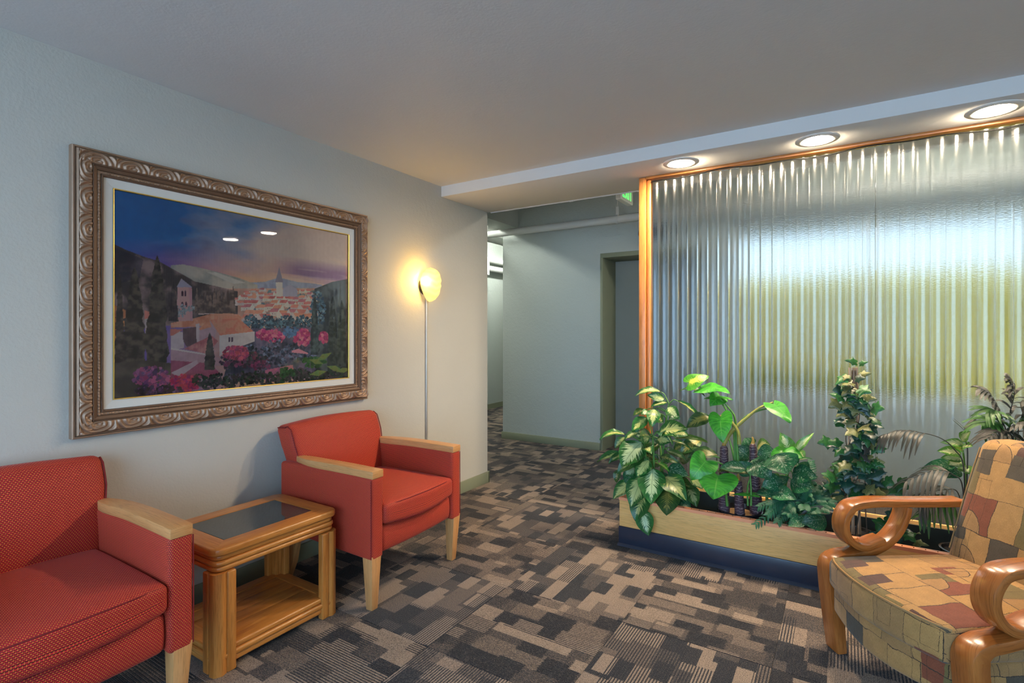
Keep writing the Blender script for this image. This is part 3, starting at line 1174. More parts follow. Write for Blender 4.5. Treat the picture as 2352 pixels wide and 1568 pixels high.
# carved ornaments: one motif, repeated around the frame
BW = .0465


def motif(pitch, n=44, m=16):
    vs, fs = [], []
    for i in range(n + 1):
        a = -1 + 2 * i / n
        for j in range(m + 1):
            b = j / m                      # 0 inner edge .. 1 outer edge
            x = a * 1.25
            y = (b - .22) * 1.25
            r = math.hypot(x, y)
            dome = math.sin(PI * min(1, max(0, .06 + .9 * b))) ** .6
            # scroll ridges around the eye, broken into leaf tongues at the inner edge
            ring = .5 + .5 * math.cos(r * 15.0 - 1.2 + .6 * math.sin(4 * math.atan2(y, x)))
            tongue = .5 + .5 * math.cos(a * PI * 5)
            fade = min(1, max(0, (r - .12) / .2))
            h = .005 * dome + .0100 * (ring ** .7) * fade * (.35 + .65 * b ** .5)
            h += .0055 * tongue * (1 - b) ** 2
            eye = math.hypot(x / .34, (y - .02) / .26)
            if eye < 1:
                h = .0095 - .008 * math.exp(-(eye / .42) ** 2)
            spike = math.exp(-((1 - abs(a)) / .10) ** 2) * b
            h += .006 * spike
            if j == 0 or j == m:
                h = 0
            vs.append((a * pitch / 2, b * BW, h))
    for i in range(n):
        for j in range(m):
            p = i * (m + 1) + j
            fs.append((p, p + m + 1, p + m + 2, p + 1))
    me = bpy.data.meshes.new('carved_ornament')
    me.from_pydata(vs, [], fs)
    for p in me.polygons:
        p.use_smooth = True
    me.materials.append(M['bronze_frame'])
    return me


def strip_instances(me, length, count, side, d_in, h0, name):
    pitch = length / count
    for i in range(count):
        a = (i + .5) * pitch
        o = bpy.data.objects.new(name, me)
        C.objects.link(o)
        o.parent = pic
        s0 = d_in - BW         # outer edge of the band
        if side == 't':
            m = Matrix.Translation((s0 + a, FHt - d_in, h0))
        elif side == 'b':
            m = Matrix.Translation((FWd - s0 - a, d_in, h0)) @ Matrix.Rotation(PI, 4, 'Z')
        elif side == 'l':
            m = Matrix.Translation((d_in, s0 + a, h0)) @ Matrix.Rotation(PI / 2, 4, 'Z')
        else:
            m = Matrix.Translation((FWd - d_in, FHt - s0 - a, h0)) @ Matrix.Rotation(-PI / 2, 4, 'Z')
        o.matrix_local = PM @ m


LH, LV = FWd - 2 * .0175, FHt - 2 * .0175
mh, mv = motif(LH / 12), motif(LV / 9)
for s in 'tb':
    strip_instances(mh, LH, 12, s, .064, .0405, 'carved_ornament')
for s in 'lr':
    strip_instances(mv, LV, 9, s, .064, .0405, 'carved_ornament')
# twisted beading: one strip per side, tens of small lobes each


def beading(side):
    d0, d1, h0 = .0835, .0962, .0305
    L = (FWd if side in 'tb' else FHt) - 2 * d0
    n = int(L / .0125)
    per, m = 6, 5
    vs, fs = [], []
    for i in range(n * per + 1):
        a = d0 + L * i / (n * per)
        for j in range(m + 1):
            b = j / m
            ph = i / per + b * .55
            h = h0 + .004 * math.sin(PI * b) * (.35 + .65 * abs(math.sin(PI * ph))) + .0015 * (int(ph) % 3 == 0) * math.sin(PI * b)
            d = d0 + (d1 - d0) * b
            if side == 'b':
                p = (a, d, h)
            elif side == 't':
                p = (a, FHt - d, h)
            elif side == 'l':
                p = (d, a, h)
            else:
                p = (FWd - d, a, h)
            vs.append(p)
    for i in range(n * per):
        for j in range(m):
            q = i * (m + 1) + j
            f = (q, q + m + 1, q + m + 2, q + 1)
            fs.append(f if side in 'br' else f[::-1])
    me = bpy.data.meshes.new('beading')
    me.from_pydata(vs, [], fs)
    if me.polygons[0].normal.z < 0:
        me.flip_normals()
    place_pic(finish(me, 'bronze_frame', 'beading', pic, smooth=True))


for s in 'tblr':
    beading(s)
box_back = box('backing_board', 'bronze_dark', 0, .011, .02, FWd - .02, .02, FHt - .02, pic)


# ---- the print itself: painted procedurally on a fine grid
def paint(W=520, H=370):
    rs = np.random.RandomState(5)
    quad = np.array([(268, 262), (1462, 492), (1462, 1238), (268, 1350)], float)   # sketch corners
    unit = np.array([(0, 0), (1, 0), (1, 1), (0, 1)], float)
    A, bb = [], []
    for (x, y), (u, v) in zip(quad, unit):
        A.append([x, y, 1, 0, 0, 0, -u * x, -u * y]); bb.append(u)
        A.append([0, 0, 0, x, y, 1, -v * x, -v * y]); bb.append(v)
    hm = np.append(np.linalg.solve(np.array(A), np.array(bb)), 1).reshape(3, 3)

    def T(p):
        q = hm @ np.array([p[0], p[1], 1.0])
        return q[0] / q[2] * W, q[1] / q[2] * H
    U, V = np.meshgrid((np.arange(W) + .5), (np.arange(H) + .5))

    def fbm(sx, sy, oct_=5, seed=0):
        r = np.random.RandomState(seed)
        out = np.zeros((H, W))
        amp = 1.0
        for o in range(oct_):
            gx, gy = max(2, int(sx * 2 ** o) + 2), max(2, int(sy * 2 ** o) + 2)
            g = r.rand(gy + 1, gx + 1)
            xx, yy = U / W * (gx - 1), V / H * (gy - 1)
            i, j = xx.astype(int), yy.astype(int)
            fx, fy = xx - i, yy - j
            fx, fy = fx * fx * (3 - 2 * fx), fy * fy * (3 - 2 * fy)
            out += amp * ((g[j, i] * (1 - fx) + g[j, i + 1] * fx) * (1 - fy) + (g[j + 1, i] * (1 - fx) + g[j + 1, i + 1] * fx) * fy)
            amp *= .5
        return (out / (2 - .5 ** (oct_ - 1)))
    u, v = U / W, V / H
    img = np.zeros((H, W, 3))

    def lerp(a, b, t):
        return a + (b - a) * np.clip(t, 0, 1)[..., None]
    c = lambda *k: np.array(k, float)
    # sky
    cl = fbm(3, 5, 6, 1)
    st = fbm(2, 16, 5, 2)
    top = lerp(c(36, 70, 138)[None, None], c(172, 152, 158)[None, None], (u - .22) / .34 + (cl - .5) * 2.2)
    low = lerp(c(70, 60, 128)[None, None], c(212, 140, 112)[None, None], (u - .12) / .35 + (st - .5) * .4)
    right = lerp(low, c(128, 100, 138)[None, None] + 0 * low, (u - .58) / .2)
    img = lerp(top, right, (v - .20) / .16 + (cl - .5) * .9)
    img = lerp(img, c(20, 36, 84)[None, None] + 0 * img, np.where((u < .46), (cl - .52) * 5, 0) * np.clip((.30 - v) * 9, 0, 1) * np.clip((.5 - u) * 6, 0, 1))
    img = lerp(img, c(150, 116, 165)[None, None] + 0 * img, np.clip((st - .52) * 5, 0, .7) * np.clip((u - .08) * 6, 0, 1) * np.clip((.45 - u) * 6, 0, 1) * np.clip((v - .22) * 14, 0, 1))
    img = lerp(img, c(228, 176, 160)[None, None] + 0 * img, np.clip((st - .50) * 6, 0, .8) * np.clip((u - .5) * 6, 0, 1) * np.clip((v - .17) * 12, 0, 1) * np.clip((.46 - v) * 14, 0, 1))
    img = lerp(img, c(84, 66, 108)[None, None] + 0 * img, np.clip((.46 - st) * 8, 0, .75) * np.clip((u - .55) * 6, 0, 1) * np.clip((v - .2) * 14, 0, 1))
    img = lerp(img, c(160, 70, 110)[None, None] + 0 * img, np.exp(-((v - .43 - .02 * (u - .7)) / .018) ** 2) * np.clip((u - .5) * 5, 0, .75))
    img = lerp(img, c(236, 205, 180)[None, None] + 0 * img, np.exp(-((v - .455) / .016) ** 2) * np.clip((u - .33) * 6, 0, .75))

    fine = fbm(60, 44, 3, 9)
    med = fbm(22, 16, 4, 4)

    def poly(pts, col, tex=0.0, col2=None, raw=False, noise=None):
        P = np.array([p if raw else T(p) for p in pts])
        x0, x1 = int(max(0, P[:, 0].min() - 1)), int(min(W, P[:, 0].max() + 2))
        y0, y1 = int(max(0, P[:, 1].min() - 1)), int(min(H, P[:, 1].max() + 2))
        if x1 <= x0 or y1 <= y0:
            return
        X, Y = U[y0:y1, x0:x1], V[y0:y1, x0:x1]
        ins = np.zeros(X.shape, bool)
        n = len(P)
        for i in range(n):
            xa, ya = P[i]
            xb, yb = P[(i + 1) % n]
            if ya == yb:
                continue
            hit = ((ya > Y) != (yb > Y)) & (X < (xb - xa) * (Y - ya) / (yb - ya) + xa)
            ins ^= hit
        nz = (fine if noise is None else noise)[y0:y1, x0:x1]
        col = np.array(col, float)
        c2 = np.array(col2 if col2 is not None else col, float)
        k = np.clip((nz - .5) * 4 * (1 if col2 is not None else 0) + .5, 0, 1)[..., None]
        cc = col * (1 - k) + c2 * k
        cc = cc * (1 + tex * (nz[..., None] - .5))
        img[y0:y1, x0:x1][ins] = cc[ins]

    def bush(x, y, rx, ry, cols, n=140, s=9):
        for _ in range(n):
            a, r = rs.rand() * 2 * PI, math.sqrt(rs.rand())
            px, py = x + math.cos(a) * rx * r, y + math.sin(a) * ry * r
            col = np.array(cols[rs.randint(len(cols))]) * (.75 + .45 * rs.rand())
            ss = s * (.5 + rs.rand())
            k = 6
            ph = rs.rand() * 6
            poly([(px + ss * (.6 + .5 * rs.rand()) * math.cos(ph + 2 * PI * i / k), py + ss * (.6 + .5 * rs.rand()) * math.sin(ph + 2 * PI * i / k)) for i in range(k)], col)

    def cypress(x, top, base, wd, col, col2):
        L, R = [], []
        n = 26
        for i in range(n + 1):
            f = i / n
            ww = wd * min(1, (f * 1.25) ** .62) * (1 - .12 * f)
            yy = top + (base - top) * f
            L.append((x - ww * (.82 + .3 * rs.rand()), yy))
            R.append((x + ww * (.82 + .3 * rs.rand()), yy))
        poly(L + R[::-1], col, .35, col2)

    # far hills
    poly([(950, 745), (1040, 738), (1110, 716), (1200, 738), (1330, 752), (1330, 800), (940, 800)], (105, 112, 150), .1, (120, 130, 168))
    poly([(560, 655), (620, 650), (700, 665), (800, 690), (900, 718), (1000, 755), (1000, 800), (560, 800)], (110, 112, 112), .2, (150, 140, 132), noise=med)
    poly([(740, 690), (790, 690), (940, 745), (880, 750)], (165, 160, 155), .1)
    # meadow and town ground
    poly([(840, 775), (1330, 770), (1330, 960), (700, 960), (700, 800)], (150, 104, 98), .3, (176, 120, 108), noise=med)
    # left wooded hill
    poly([(268, 545), (330, 575), (420, 610), (500, 635), (580, 680), (680, 738), (800, 765), (900, 790), (900, 930), (268, 1000)], (46, 42, 46), .5, (96, 78, 80), noise=med)
    poly([(268, 560), (420, 625), (400, 720), (268, 760)], (36, 34, 42), .4, (62, 54, 62), noise=med)
    # right dark hill
    poly([(1290, 775), (1380, 738), (1462, 722), (1462, 1238), (1290, 1238)], (30, 36, 46), .5, (50, 58, 66), noise=med)
    # village: rows of houses, small and far to large and near
    roofs = [(178, 88, 88), (192, 98, 92), (160, 74, 78), (206, 112, 96), (150, 80, 92)]
    walls = [(222, 204, 198), (206, 184, 188), (196, 170, 180), (232, 214, 200)]

    def house(x, y, s, flip):
        r = roofs[rs.randint(len(roofs))]
        wl = np.array(walls[rs.randint(len(walls))])
        f = -1 if flip else 1
        wd, hh = s * (1.1 + .5 * rs.rand()), s * .55
        poly([(x - f * wd, y - hh), (x + f * wd * .2, y - hh), (x + f * wd * .2, y + hh * .5), (x - f * wd, y + hh * .45)], wl * .86)
        poly([(x + f * wd * .2, y - hh), (x + f * wd * .5, y - hh * 2.1), (x + f * wd * .85, y - hh), (x + f * wd * .85, y + hh * .5), (x + f * wd * .2, y + hh * .5)], wl)
        poly([(x - f * wd * 1.05, y - hh * .9), (x - f * wd * .75, y - hh * 2.1), (x + f * wd * .52, y - hh * 2.15), (x + f * wd * .22, y - hh * .9)], r, .3)
        if s > 16:
            for q in (-.6, -.25):
                poly([(x + f * wd * q, y - hh * .5), (x + f * wd * (q + .1), y - hh * .5), (x + f * wd * (q + .1), y - hh * .1), (x + f * wd * q, y - hh * .1)], (110, 86, 110))
    for row, (yy, s, n) in enumerate(((792, 13, 13), (812, 16, 12), (836, 20, 11), (862, 23, 10), (888, 25, 9), (915, 28, 8), (938, 30, 6))):
        for i in range(n):
            x = 940 + (1290 - 940) * (i + .2 + .6 * rs.rand()) / n
            if rs.rand() < .25:
                bush(x, yy, s, s * .6, [(70, 88, 104), (54, 70, 86), (90, 96, 100)], 26, 5)
            else:
                house(x, yy + rs.randn() * 4, s, rs.rand() < .4)
    for x, y in ((880, 842), (905, 858), (925, 828)):
        house(x, y, 18, True)
    # church with its spire
    poly([(1094, 738), (1128, 738), (1130, 815), (1096, 815)], (214, 200, 196), .1)
    poly([(1090, 740), (1111, 662), (1132, 742)], (96, 92, 116))
    poly([(1130, 775), (1165, 752), (1205, 780), (1205, 815), (1130, 815)], (128, 128, 168))
    # teal tree belts
    for x in range(950, 1290, 16):
        bush(x, 958 + 14 * math.sin(x * .07), 26, 34, [(34, 46, 62), (48, 66, 84), (28, 38, 52), (60, 84, 108)], 30, 7)
    poly([(900, 985), (1300, 975), (1300, 1238), (820, 1260)], (38, 40, 58), .5, (66, 60, 84), noise=med)
    bush(1310, 880, 38, 90, [(52, 76, 104), (74, 100, 126), (40, 56, 80)], 120, 8)
    for x, y, rx, ry, n in ((1025, 1015, 30, 26, 60), (1085, 1022, 50, 32, 120), (1230, 1030, 40, 46, 120), (1340, 1030, 26, 30, 60)):
        bush(x, y, rx, ry, [(176, 60, 96), (196, 84, 110), (140, 44, 84)], n, 9)
    bush(1170, 1000, 40, 26, [(52, 74, 124), (66, 94, 150)], 60, 8)
    for x in range(960, 1290, 26):
        bush(x, 1110 + rs.randn() * 26, 34, 32, [(36, 44, 64), (58, 58, 84), (26, 30, 44), (70, 80, 116)], 34, 8)
    poly([(1175, 1098), (1210, 1088), (1258, 1110), (1258, 1116), (1175, 1108)], (216, 110, 140))
    # villa at the left: roofs and walls
    tile = ((190, 98, 82), (206, 116, 98))
    poly([(268, 860), (330, 890), (330, 930), (268, 950)], (170, 92, 70), .4)
    poly([(268, 930), (325, 945), (320, 1000), (268, 1010)], (196, 104, 74), .4)
    poly([(268, 990), (312, 1000), (306, 1060), (268, 1060)], (176, 90, 66), .4)
    poly([(268, 1060), (306, 1058), (296, 1160), (268, 1170)], (120, 100, 92), .3)
    poly([(425, 890), (460, 900), (460, 930), (425, 935)], (190, 90, 84), .3)
    poly([(425, 935), (460, 930), (460, 1010), (430, 1010)], (150, 130, 135), .2)
    poly([(560, 955), (660, 935), (770, 905), (900, 908), (930, 930), (760, 960), (690, 975), (560, 980)], *[tile[0]], .3, tile[1])
    poly([(690, 870), (760, 880), (800, 905), (700, 912)], (196, 150, 150), .2)
    poly([(700, 866), (770, 884), (720, 890)], (186, 92, 88), .2)
    poly([(780, 905), (870, 902), (925, 936), (780, 935)], tile[1], .3, tile[0])
    poly([(560, 990), (625, 1005), (625, 1085), (560, 1100)], (176, 150, 168), .2)
    poly([(556, 985), (620, 990), (570, 1020), (556, 1020)], (170, 84, 80), .3)
    poly([(620, 985), (690, 975), (700, 1060), (640, 1080), (622, 1050)], (66, 50, 58), .3)
    poly([(686, 960), (704, 958), (708, 1050), (690, 1055)], (186, 156, 172))
    poly([(704, 985), (760, 940), (790, 990), (770, 1120), (704, 1050)], (150, 112, 130), .2)
    poly([(755, 938), (905, 930), (982, 1000), (810, 1020)], tile[1], .35, (176, 84, 74))
    poly([(700, 985), (755, 938), (765, 975), (710, 992)], tile[0], .3)
    poly([(805, 1020), (985, 998), (985, 1050), (830, 1110), (805, 1130)], (196, 176, 190), .2)
    for x in (852, 866):
        poly([(x, 1030), (x + 9, 1028), (x + 9, 1052), (x, 1054)], (52, 42, 60))
    poly([(625, 1090), (765, 1020), (800, 1050), (740, 1115)], (140, 72, 80), .4, (166, 94, 98))
    poly([(560, 1090), (735, 1120), (820, 1140), (820, 1180), (560, 1150)], (150, 110, 128), .2)
    poly([(560, 1085), (735, 1115), (735, 1122), (560, 1094)], (206, 180, 190))
    poly([(560, 1150), (760, 1165), (820, 1230), (560, 1260)], (116, 56, 76), .3)
    poly([(560, 1215), (690, 1148), (700, 1165), (600, 1240)], (178, 140, 160), .2)
    # bell tower
    poly([(592, 765), (665, 765), (668, 905), (672, 945), (590, 945)], (196, 130, 132), .25, (176, 112, 116))
    poly([(650, 765), (665, 765), (670, 945), (656, 945)], (168, 106, 118))
    poly([(588, 768), (612, 724), (664, 766), (668, 770)], (126, 118, 146))
    for x, y in ((617, 800), (633, 800), (617, 858), (636, 858)):
        poly([(x - 5, y - 8), (x, y - 15), (x + 5, y - 8), (x + 5, y + 15), (x - 5, y + 15)], (58, 40, 50))
    bush(612, 890, 26, 34, [(120, 126, 138), (96, 104, 116)], 60, 5)
    bush(660, 880, 22, 14, [(120, 126, 138), (96, 104, 116)], 30, 5)
    # woods behind the tower
    for x in range(560, 900, 18):
        if 588 < x < 672:
            continue
        cypress(x + rs.randn() * 4, 760 + 50 * rs.rand(), 905, 13, (52, 44, 46), (78, 64, 62))
    cypress(572, 745, 945, 26, (38, 34, 38), (56, 48, 50))
    # the great cypresses
    cypress(375, 665, 1200, 66, (34, 32, 33), (54, 48, 46))
    cypress(490, 602, 1180, 64, (32, 31, 32), (52, 47, 46))
    cypress(300, 700, 1240, 30, (38, 34, 34), (56, 48, 46))
    poly([(268, 1165), (420, 1150), (560, 1165), (560, 1330), (268, 1352)], (44, 40, 40), .3, (56, 50, 48), noise=med)
    cypress(757, 1005, 1200, 30, (34, 32, 36), (50, 46, 48))
    # right cypresses
    cypress(1293, 805, 1120, 26, (28, 36, 44), (44, 54, 60))
    cypress(1385, 800, 1238, 34, (24, 30, 36), (38, 44, 50))
    cypress(1432, 830, 1238, 32, (26, 32, 36), (38, 44, 48))
    # foreground shrubs
    for x in range(850, 1060, 30):
        bush(x, 1150 + rs.randn() * 20, 40, 36, [(84, 40, 66), (52, 36, 56), (30, 30, 40)], 44, 9)
    bush(890, 1110, 64, 36, [(176, 60, 76), (150, 50, 78), (110, 44, 70)], 150, 9)
    poly([(1040, 1200), (1180, 1172), (1190, 1238), (1040, 1270)], (120, 70, 106), .4, (190, 80, 104), noise=med)
    bush(460, 1240, 90, 60, [(110, 58, 96), (140, 62, 96), (60, 44, 76), (90, 50, 90)], 220, 11)
    bush(630, 1270, 70, 46, [(190, 58, 76), (160, 48, 76), (120, 44, 80)], 200, 10)
    bush(500, 1310, 120, 28, [(44, 36, 56), (66, 44, 76), (30, 28, 38)], 130, 10)
    for x in range(700, 1440, 34):
        bush(x, 1262 - (x - 700) * .045 + rs.randn() * 8, 36, 34, [(22, 24, 28), (34, 36, 40), (44, 40, 48), (28, 40, 36)], 40, 8)
    bush(1150, 1215, 40, 26, [(26, 44, 32), (34, 58, 38)], 60, 9)
    bush(1290, 1160, 60, 26, [(28, 52, 34), (40, 66, 40)], 60, 10)
    for (x, y, a, L) in ((1340, 1130, -.5, 46), (1300, 1155, .3, 40), (1395, 1190, .25, 44), (1310, 1215, -.2, 46), (1440, 1200, -.2, 40)):
        dx, dy = math.cos(a) * L, math.sin(a) * L
        poly([(x - dx, y - dy), (x + dy * .35, y - dx * .35), (x + dx, y + dy), (x - dy * .35, y + dx * .35)], (84, 98, 56), .4, (60, 84, 50))
    img[:] = np.clip(img * (1 + .10 * (fine[..., None] - .5)), 0, 255)
    s = img / 255.0
    lin = np.where(s <= .04045, s / 12.92, ((s + .055) / 1.055) ** 2.4)
    g_ = lin.mean(2, keepdims=True)
    lin = np.clip(g_ + (lin - g_) * 1.10, 0, 1)
    return lin * 5.2 / (1 + lin * 3.4)


px = paint()
Hh, Wd = px.shape[:2]
d_ = .1475
gx = np.linspace(d_, FWd - d_, Wd)
gy = np.linspace(FHt - d_, d_, Hh)
GX, GY = np.meshgrid(gx, gy)
vco = np.stack([GX.ravel(), GY.ravel(), np.full(GX.size, .0145)], 1)
ii = np.arange(Wd * Hh).reshape(Hh, Wd)
q = np.stack([ii[1:, :-1], ii[1:, 1:], ii[:-1, 1:], ii[:-1, :-1]], -1).reshape(-1, 4)
me = bpy.data.meshes.new('print')
me.vertices.add(len(vco))
me.vertices.foreach_set('co', vco.ravel())
me.loops.add(q.size)
me.loops.foreach_set('vertex_index', q.ravel().astype(np.int32))
me.polygons.add(len(q))
me.polygons.foreach_set('loop_start', (np.arange(len(q)) * 4).astype(np.int32))
me.update(calc_edges=True)
ca_ = me.color_attributes.new('paint', 'FLOAT_COLOR', 'POINT')
rgba = np.ones((Wd * Hh, 4), np.float32)
rgba[:, :3] = px.reshape(-1, 3)
ca_.data.foreach_set('color', rgba.ravel())
place_pic(finish(me, 'painted_print', 'print', pic))
me = bpy.data.meshes.new('glazing')
me.from_pydata([(d_, d_, .019), (FWd - d_, d_, .019), (FWd - d_, FHt - d_, .019), (d_, FHt - d_, .019)], [], [(0, 1, 2, 3)])
place_pic(finish(me, 'picture_glass', 'glazing', pic))


# ================================================================ RED ARMCHAIRS
def red_chair():
    t = thing('armchair', '', 'armchair')
    # arms
    for s in (-1, 1):
        def d_arm(p, s=s):
            q = p.copy()
            f = (p.y + .35) / .66
            if p.z < .33:                       # lower edge lifts towards the back
                q.z += .03 * max(0, f) * (.33 - p.z) / .09
            q.x += s * (-.012 * max(0, f - .5))
            if p.z > .55:
                q.z += .004 * math.sin(min(1, max(0, f)) * PI) * (p.z - .55) / .075
            return q
        rbox('arm', 'red_weave', s * .312, -.02, .4325, .078, .66, .385, .016, (8, 16, 14), d_arm, t)
        # wooden arm cap, rounded off at the back
        bm = bmesh.new()
        pts = []
        for k in range(13):
            f = k / 12
            y = -.352 + .60 * f
            wdt = .036 * (1 - .75 * max(0, (f - .72) / .28) ** 2.2)
            cx_ = s * (.312 - .022 * max(0, (f - .55) / .45) ** 1.6)
            zt = .643 + .004 * math.sin(min(1, f * 1.1) * PI)
            pts.append((cx_, y, wdt, zt))
        rows = []
        for (cx_, y, wdt, zt) in pts:
            rows.append([bm.verts.new(p) for p in ((cx_ - wdt, y, zt - .024), (cx_ + wdt, y, zt - .024), (cx_ + wdt, y, zt + .012), (cx_ - wdt, y, zt + .012))])
        for a, b in zip(rows, rows[1:]):
            for i in range(4):
                bm.faces.new((a[i], b[i], b[(i + 1) % 4], a[(i + 1) % 4]))
        bm.faces.new(rows[0])
        bm.faces.new(rows[-1][::-1])
        bmesh.ops.recalc_face_normals(bm, faces=bm.faces)
        es = [e for e in bm.edges if len(e.link_faces) == 2 and e.calc_face_angle(0) > .7]
        bmesh.ops.bevel(bm, geom=es, offset=.004, segments=2, profile=.5, affect='EDGES')
        me = from_bm(bm, 'arm_cap')
        uvbox(me)
        finish(me, 'maple_pale', 'arm_cap', t, smooth=True, angle=40)
        # seam piping up the front edge of the arm
        tube('piping', 'red_piping', [(s * .351, -.345, .25), (s * .3515, -.346, .4), (s * .351, -.345, .615)], .0022, t, 6)
        # legs
        bm = bmesh.new()
        vt = []
        for z, h in ((0, .019), (.26, .031)):
            cx_, cy_ = s * (.318 - .006 * (1 - z / .26)), -.318 + .006 * (1 - z / .26)
            vt.append([bm.verts.new((cx_ + a * h, cy_ + b * h, z)) for a, b in ((-1, -1), (1, -1), (1, 1), (-1, 1))])
        for i in range(4):
            bm.faces.new((vt[0][i], vt[0][(i + 1) % 4], vt[1][(i + 1) % 4], vt[1][i]))
        bm.faces.new(vt[0][::-1])
        bm.faces.new(vt[1])
        bmesh.ops.bevel(bm, geom=list(bm.edges), offset=.003, segments=2, profile=.5, affect='EDGES')
        me = from_bm(bm, 'leg')
        uvbox(me)
        finish(me, 'maple_pale', 'leg', t, smooth=True, angle=40)
        prof = [(.215, .30), (.222, .20), (.245, .10), (.292, 0), (.328, 0), (.300, .10), (.282, .20), (.275, .30)]
        prism('leg', 'maple_pale', prof, s * .30 - .018, s * .30 + .018, t, .003)
    # front rail, bulging
    def d_rail(p):
        q = p.copy()
        q.y -= .014 * math.cos(p.x / .28 * PI / 2) + .010 * math.sin((p.z - .25) / .13 * PI)
        return q
    rbox('front_rail', 'red_weave', 0, -.05, .315, .545, .56, .135, .022, (18, 12, 9), d_rail, t)
    # loose seat cushion, crowned
    def d_cush(p):
        q = p.copy()
        fx = max(0, 1 - (p.x / .27) ** 2)
        fy = max(0, 1 - ((p.y + .07) / .30) ** 2)
        if p.z > .42:
            q.z += .030 * (fx ** .6) * (fy ** .6)
        q.y -= .028 * math.cos(min(1, abs(p.x) / .272) * PI / 2) * max(0, min(1, (-p.y - .0) / .3))
        if p.z < .43 and p.y < -.1:
            q.z += .012 * (p.x / .27) ** 2
        return q
    cu = rbox('seat_cushion', 'red_weave', 0, -.07, .428, .543, .575, .104, .022, (22, 22, 11), d_cush, t)
    for zz, rr in ((.474, .0285), (.384, .0275)):
        pts = []
        for k in range(33):
            a = k / 32
            if a < .2:
                p = Vector((-.2665, .2 - (.2 + .325) * a / .2, zz))
            elif a > .8:
                p = Vector((.2665, -.325 + (.2 + .325) * (a - .8) / .2, zz))
            else:
                x = -.2665 + .533 * (a - .2) / .6
                e = min(1, (abs(x)) / .2665)
                p = Vector((x, -.352 + .027 * e ** 8, zz))
            pts.append(d_cush(p) + Vector((0, 0, -.002)))
        tube('piping', 'red_piping', pts, .0032, cu, 6)
    # backrest: leans and rolls backwards at the top
    def d_back(p):
        q = p.copy()
        f = (p.z - .36) / .46
        q.y += .06 * f + .055 * max(0, f) ** 3
        q.x *= 1 + .13 * max(0, min(1, (f - .25) / .5))
        q.z += .018 * math.cos(p.x / .29 * PI / 2) * max(0, f) - .012 * max(0, f) ** 4 * (p.y > .2)
        if p.y < .2:
            q.y -= .028 * math.cos(min(1, abs(p.x) / .285) * PI / 2) ** .7 * math.sin(max(0, min(1, f)) * PI * .9) ** .7
        return q
    bk = rbox('backrest', 'red_weave', 0, .225, .585, .57, .125, .45, .034, (22, 11, 22), d_back, t)
    for s in (-1, 1):
        pts = []
        for k in range(15):
            z = .40 + .385 * k / 14
            pts.append(d_back(Vector((s * .277, .1675, z))))
        for k in range(1, 6):
            pts.append(d_back(Vector((s * .277, .1675 + .1 * k / 5, .798 + .006 * math.sin(k / 5 * PI)))))
        tube('piping', 'red_piping', pts, .0032, bk, 6)
    return t


ch = red_chair()
ch2 = copy_tree(ch)
ch.location = (-2.205, 2.035, 0)
ch.rotation_euler = (0, 0, PI / 2 + math.radians(2.5))
tag(ch, 'red woven armchair standing between the side table and the wall corner', 'armchair', 'matching red armchairs')
ch2.location = (-2.215, .578, 0)
ch2.rotation_euler = (0, 0, PI / 2)
tag(ch2, 'red woven armchair cut off by the left edge, below the big picture', 'armchair', 'matching red armchairs')

# ================================================================ SIDE TABLE
TXa, TXb, TYa, TYb, TZ = -2.44, -1.985, 1.06, 1.635, .482
tb = thing('side_table', 'oak side table with smoked glass top between the two red armchairs', 'table', ((TXa + TXb) / 2, (TYa + TYb) / 2, 0))
hx, hy = (TXb - TXa) / 2, (TYb - TYa) / 2


def ring_rail(name, inset, w_, z0, z1, rc, mat, bev, profile=None):
    """four mitred rails with rounded outer corners"""
    segs = 5
    for k, (ax, s) in enumerate((('x', -1), ('x', 1), ('y', -1), ('y', 1))):
        A, B = (hx - inset, hy - inset)
        bm = bmesh.new()
        if ax == 'y':      # rail along x at y = s*B
            outer = [(-A + rc * (1 - math.sin(PI / 4 * i / segs + PI / 4)), B - rc * (1 - math.sin(PI / 4 + PI / 4 * i / segs)) if False else B - rc + rc * math.sin(PI / 4 + PI / 4 * i / segs)) for i in range(segs + 1)]
            outer = [(-A + rc - rc * math.cos(PI / 4 + PI / 4 * i / segs), B - rc + rc * math.sin(PI / 4 + PI / 4 * i / segs)) for i in range(segs + 1)]
            outer += [(-x, y) for x, y in outer[::-1]]
            inner = [(A - w_, B - w_), (-A + w_, B - w_)]
            P = [(x, s * y) for x, y in outer + inner]
        else:
            outer = [(A - rc + rc * math.sin(PI / 4 + PI / 4 * i / segs), -B + rc - rc * math.cos(PI / 4 + PI / 4 * i / segs)) for i in range(segs + 1)]
            outer += [(x, -y) for x, y in outer[::-1]]
            inner = [(A - w_, B - w_), (A - w_, -B + w_)]
            P = [(s * x, y) for x, y in outer + inner]
        a = [bm.verts.new((x, y, z0)) for x, y in P]
        b = [bm.verts.new((x, y, z1)) for x, y in P]
        bm.faces.new(a[::-1])
        bm.faces.new(b)
        n_ = len(P)
        for i in range(n_):
            bm.faces.new((a[i], a[(i + 1) % n_], b[(i + 1) % n_], b[i]))
        bmesh.ops.recalc_face_normals(bm, faces=bm.faces)
        es = [bm.edges.get((q_[i], q_[i + 1])) for q_ in (a, b) for i in range(2 * segs + 1)]
        if bev:
            bmesh.ops.bevel(bm, geom=[e for e in es if e], offset=bev, segments=3, profile=.5, affect='EDGES')
        me = from_bm(bm, name)
        uvbox(me)
        finish(me, mat, name, tb, smooth=True, angle=35)


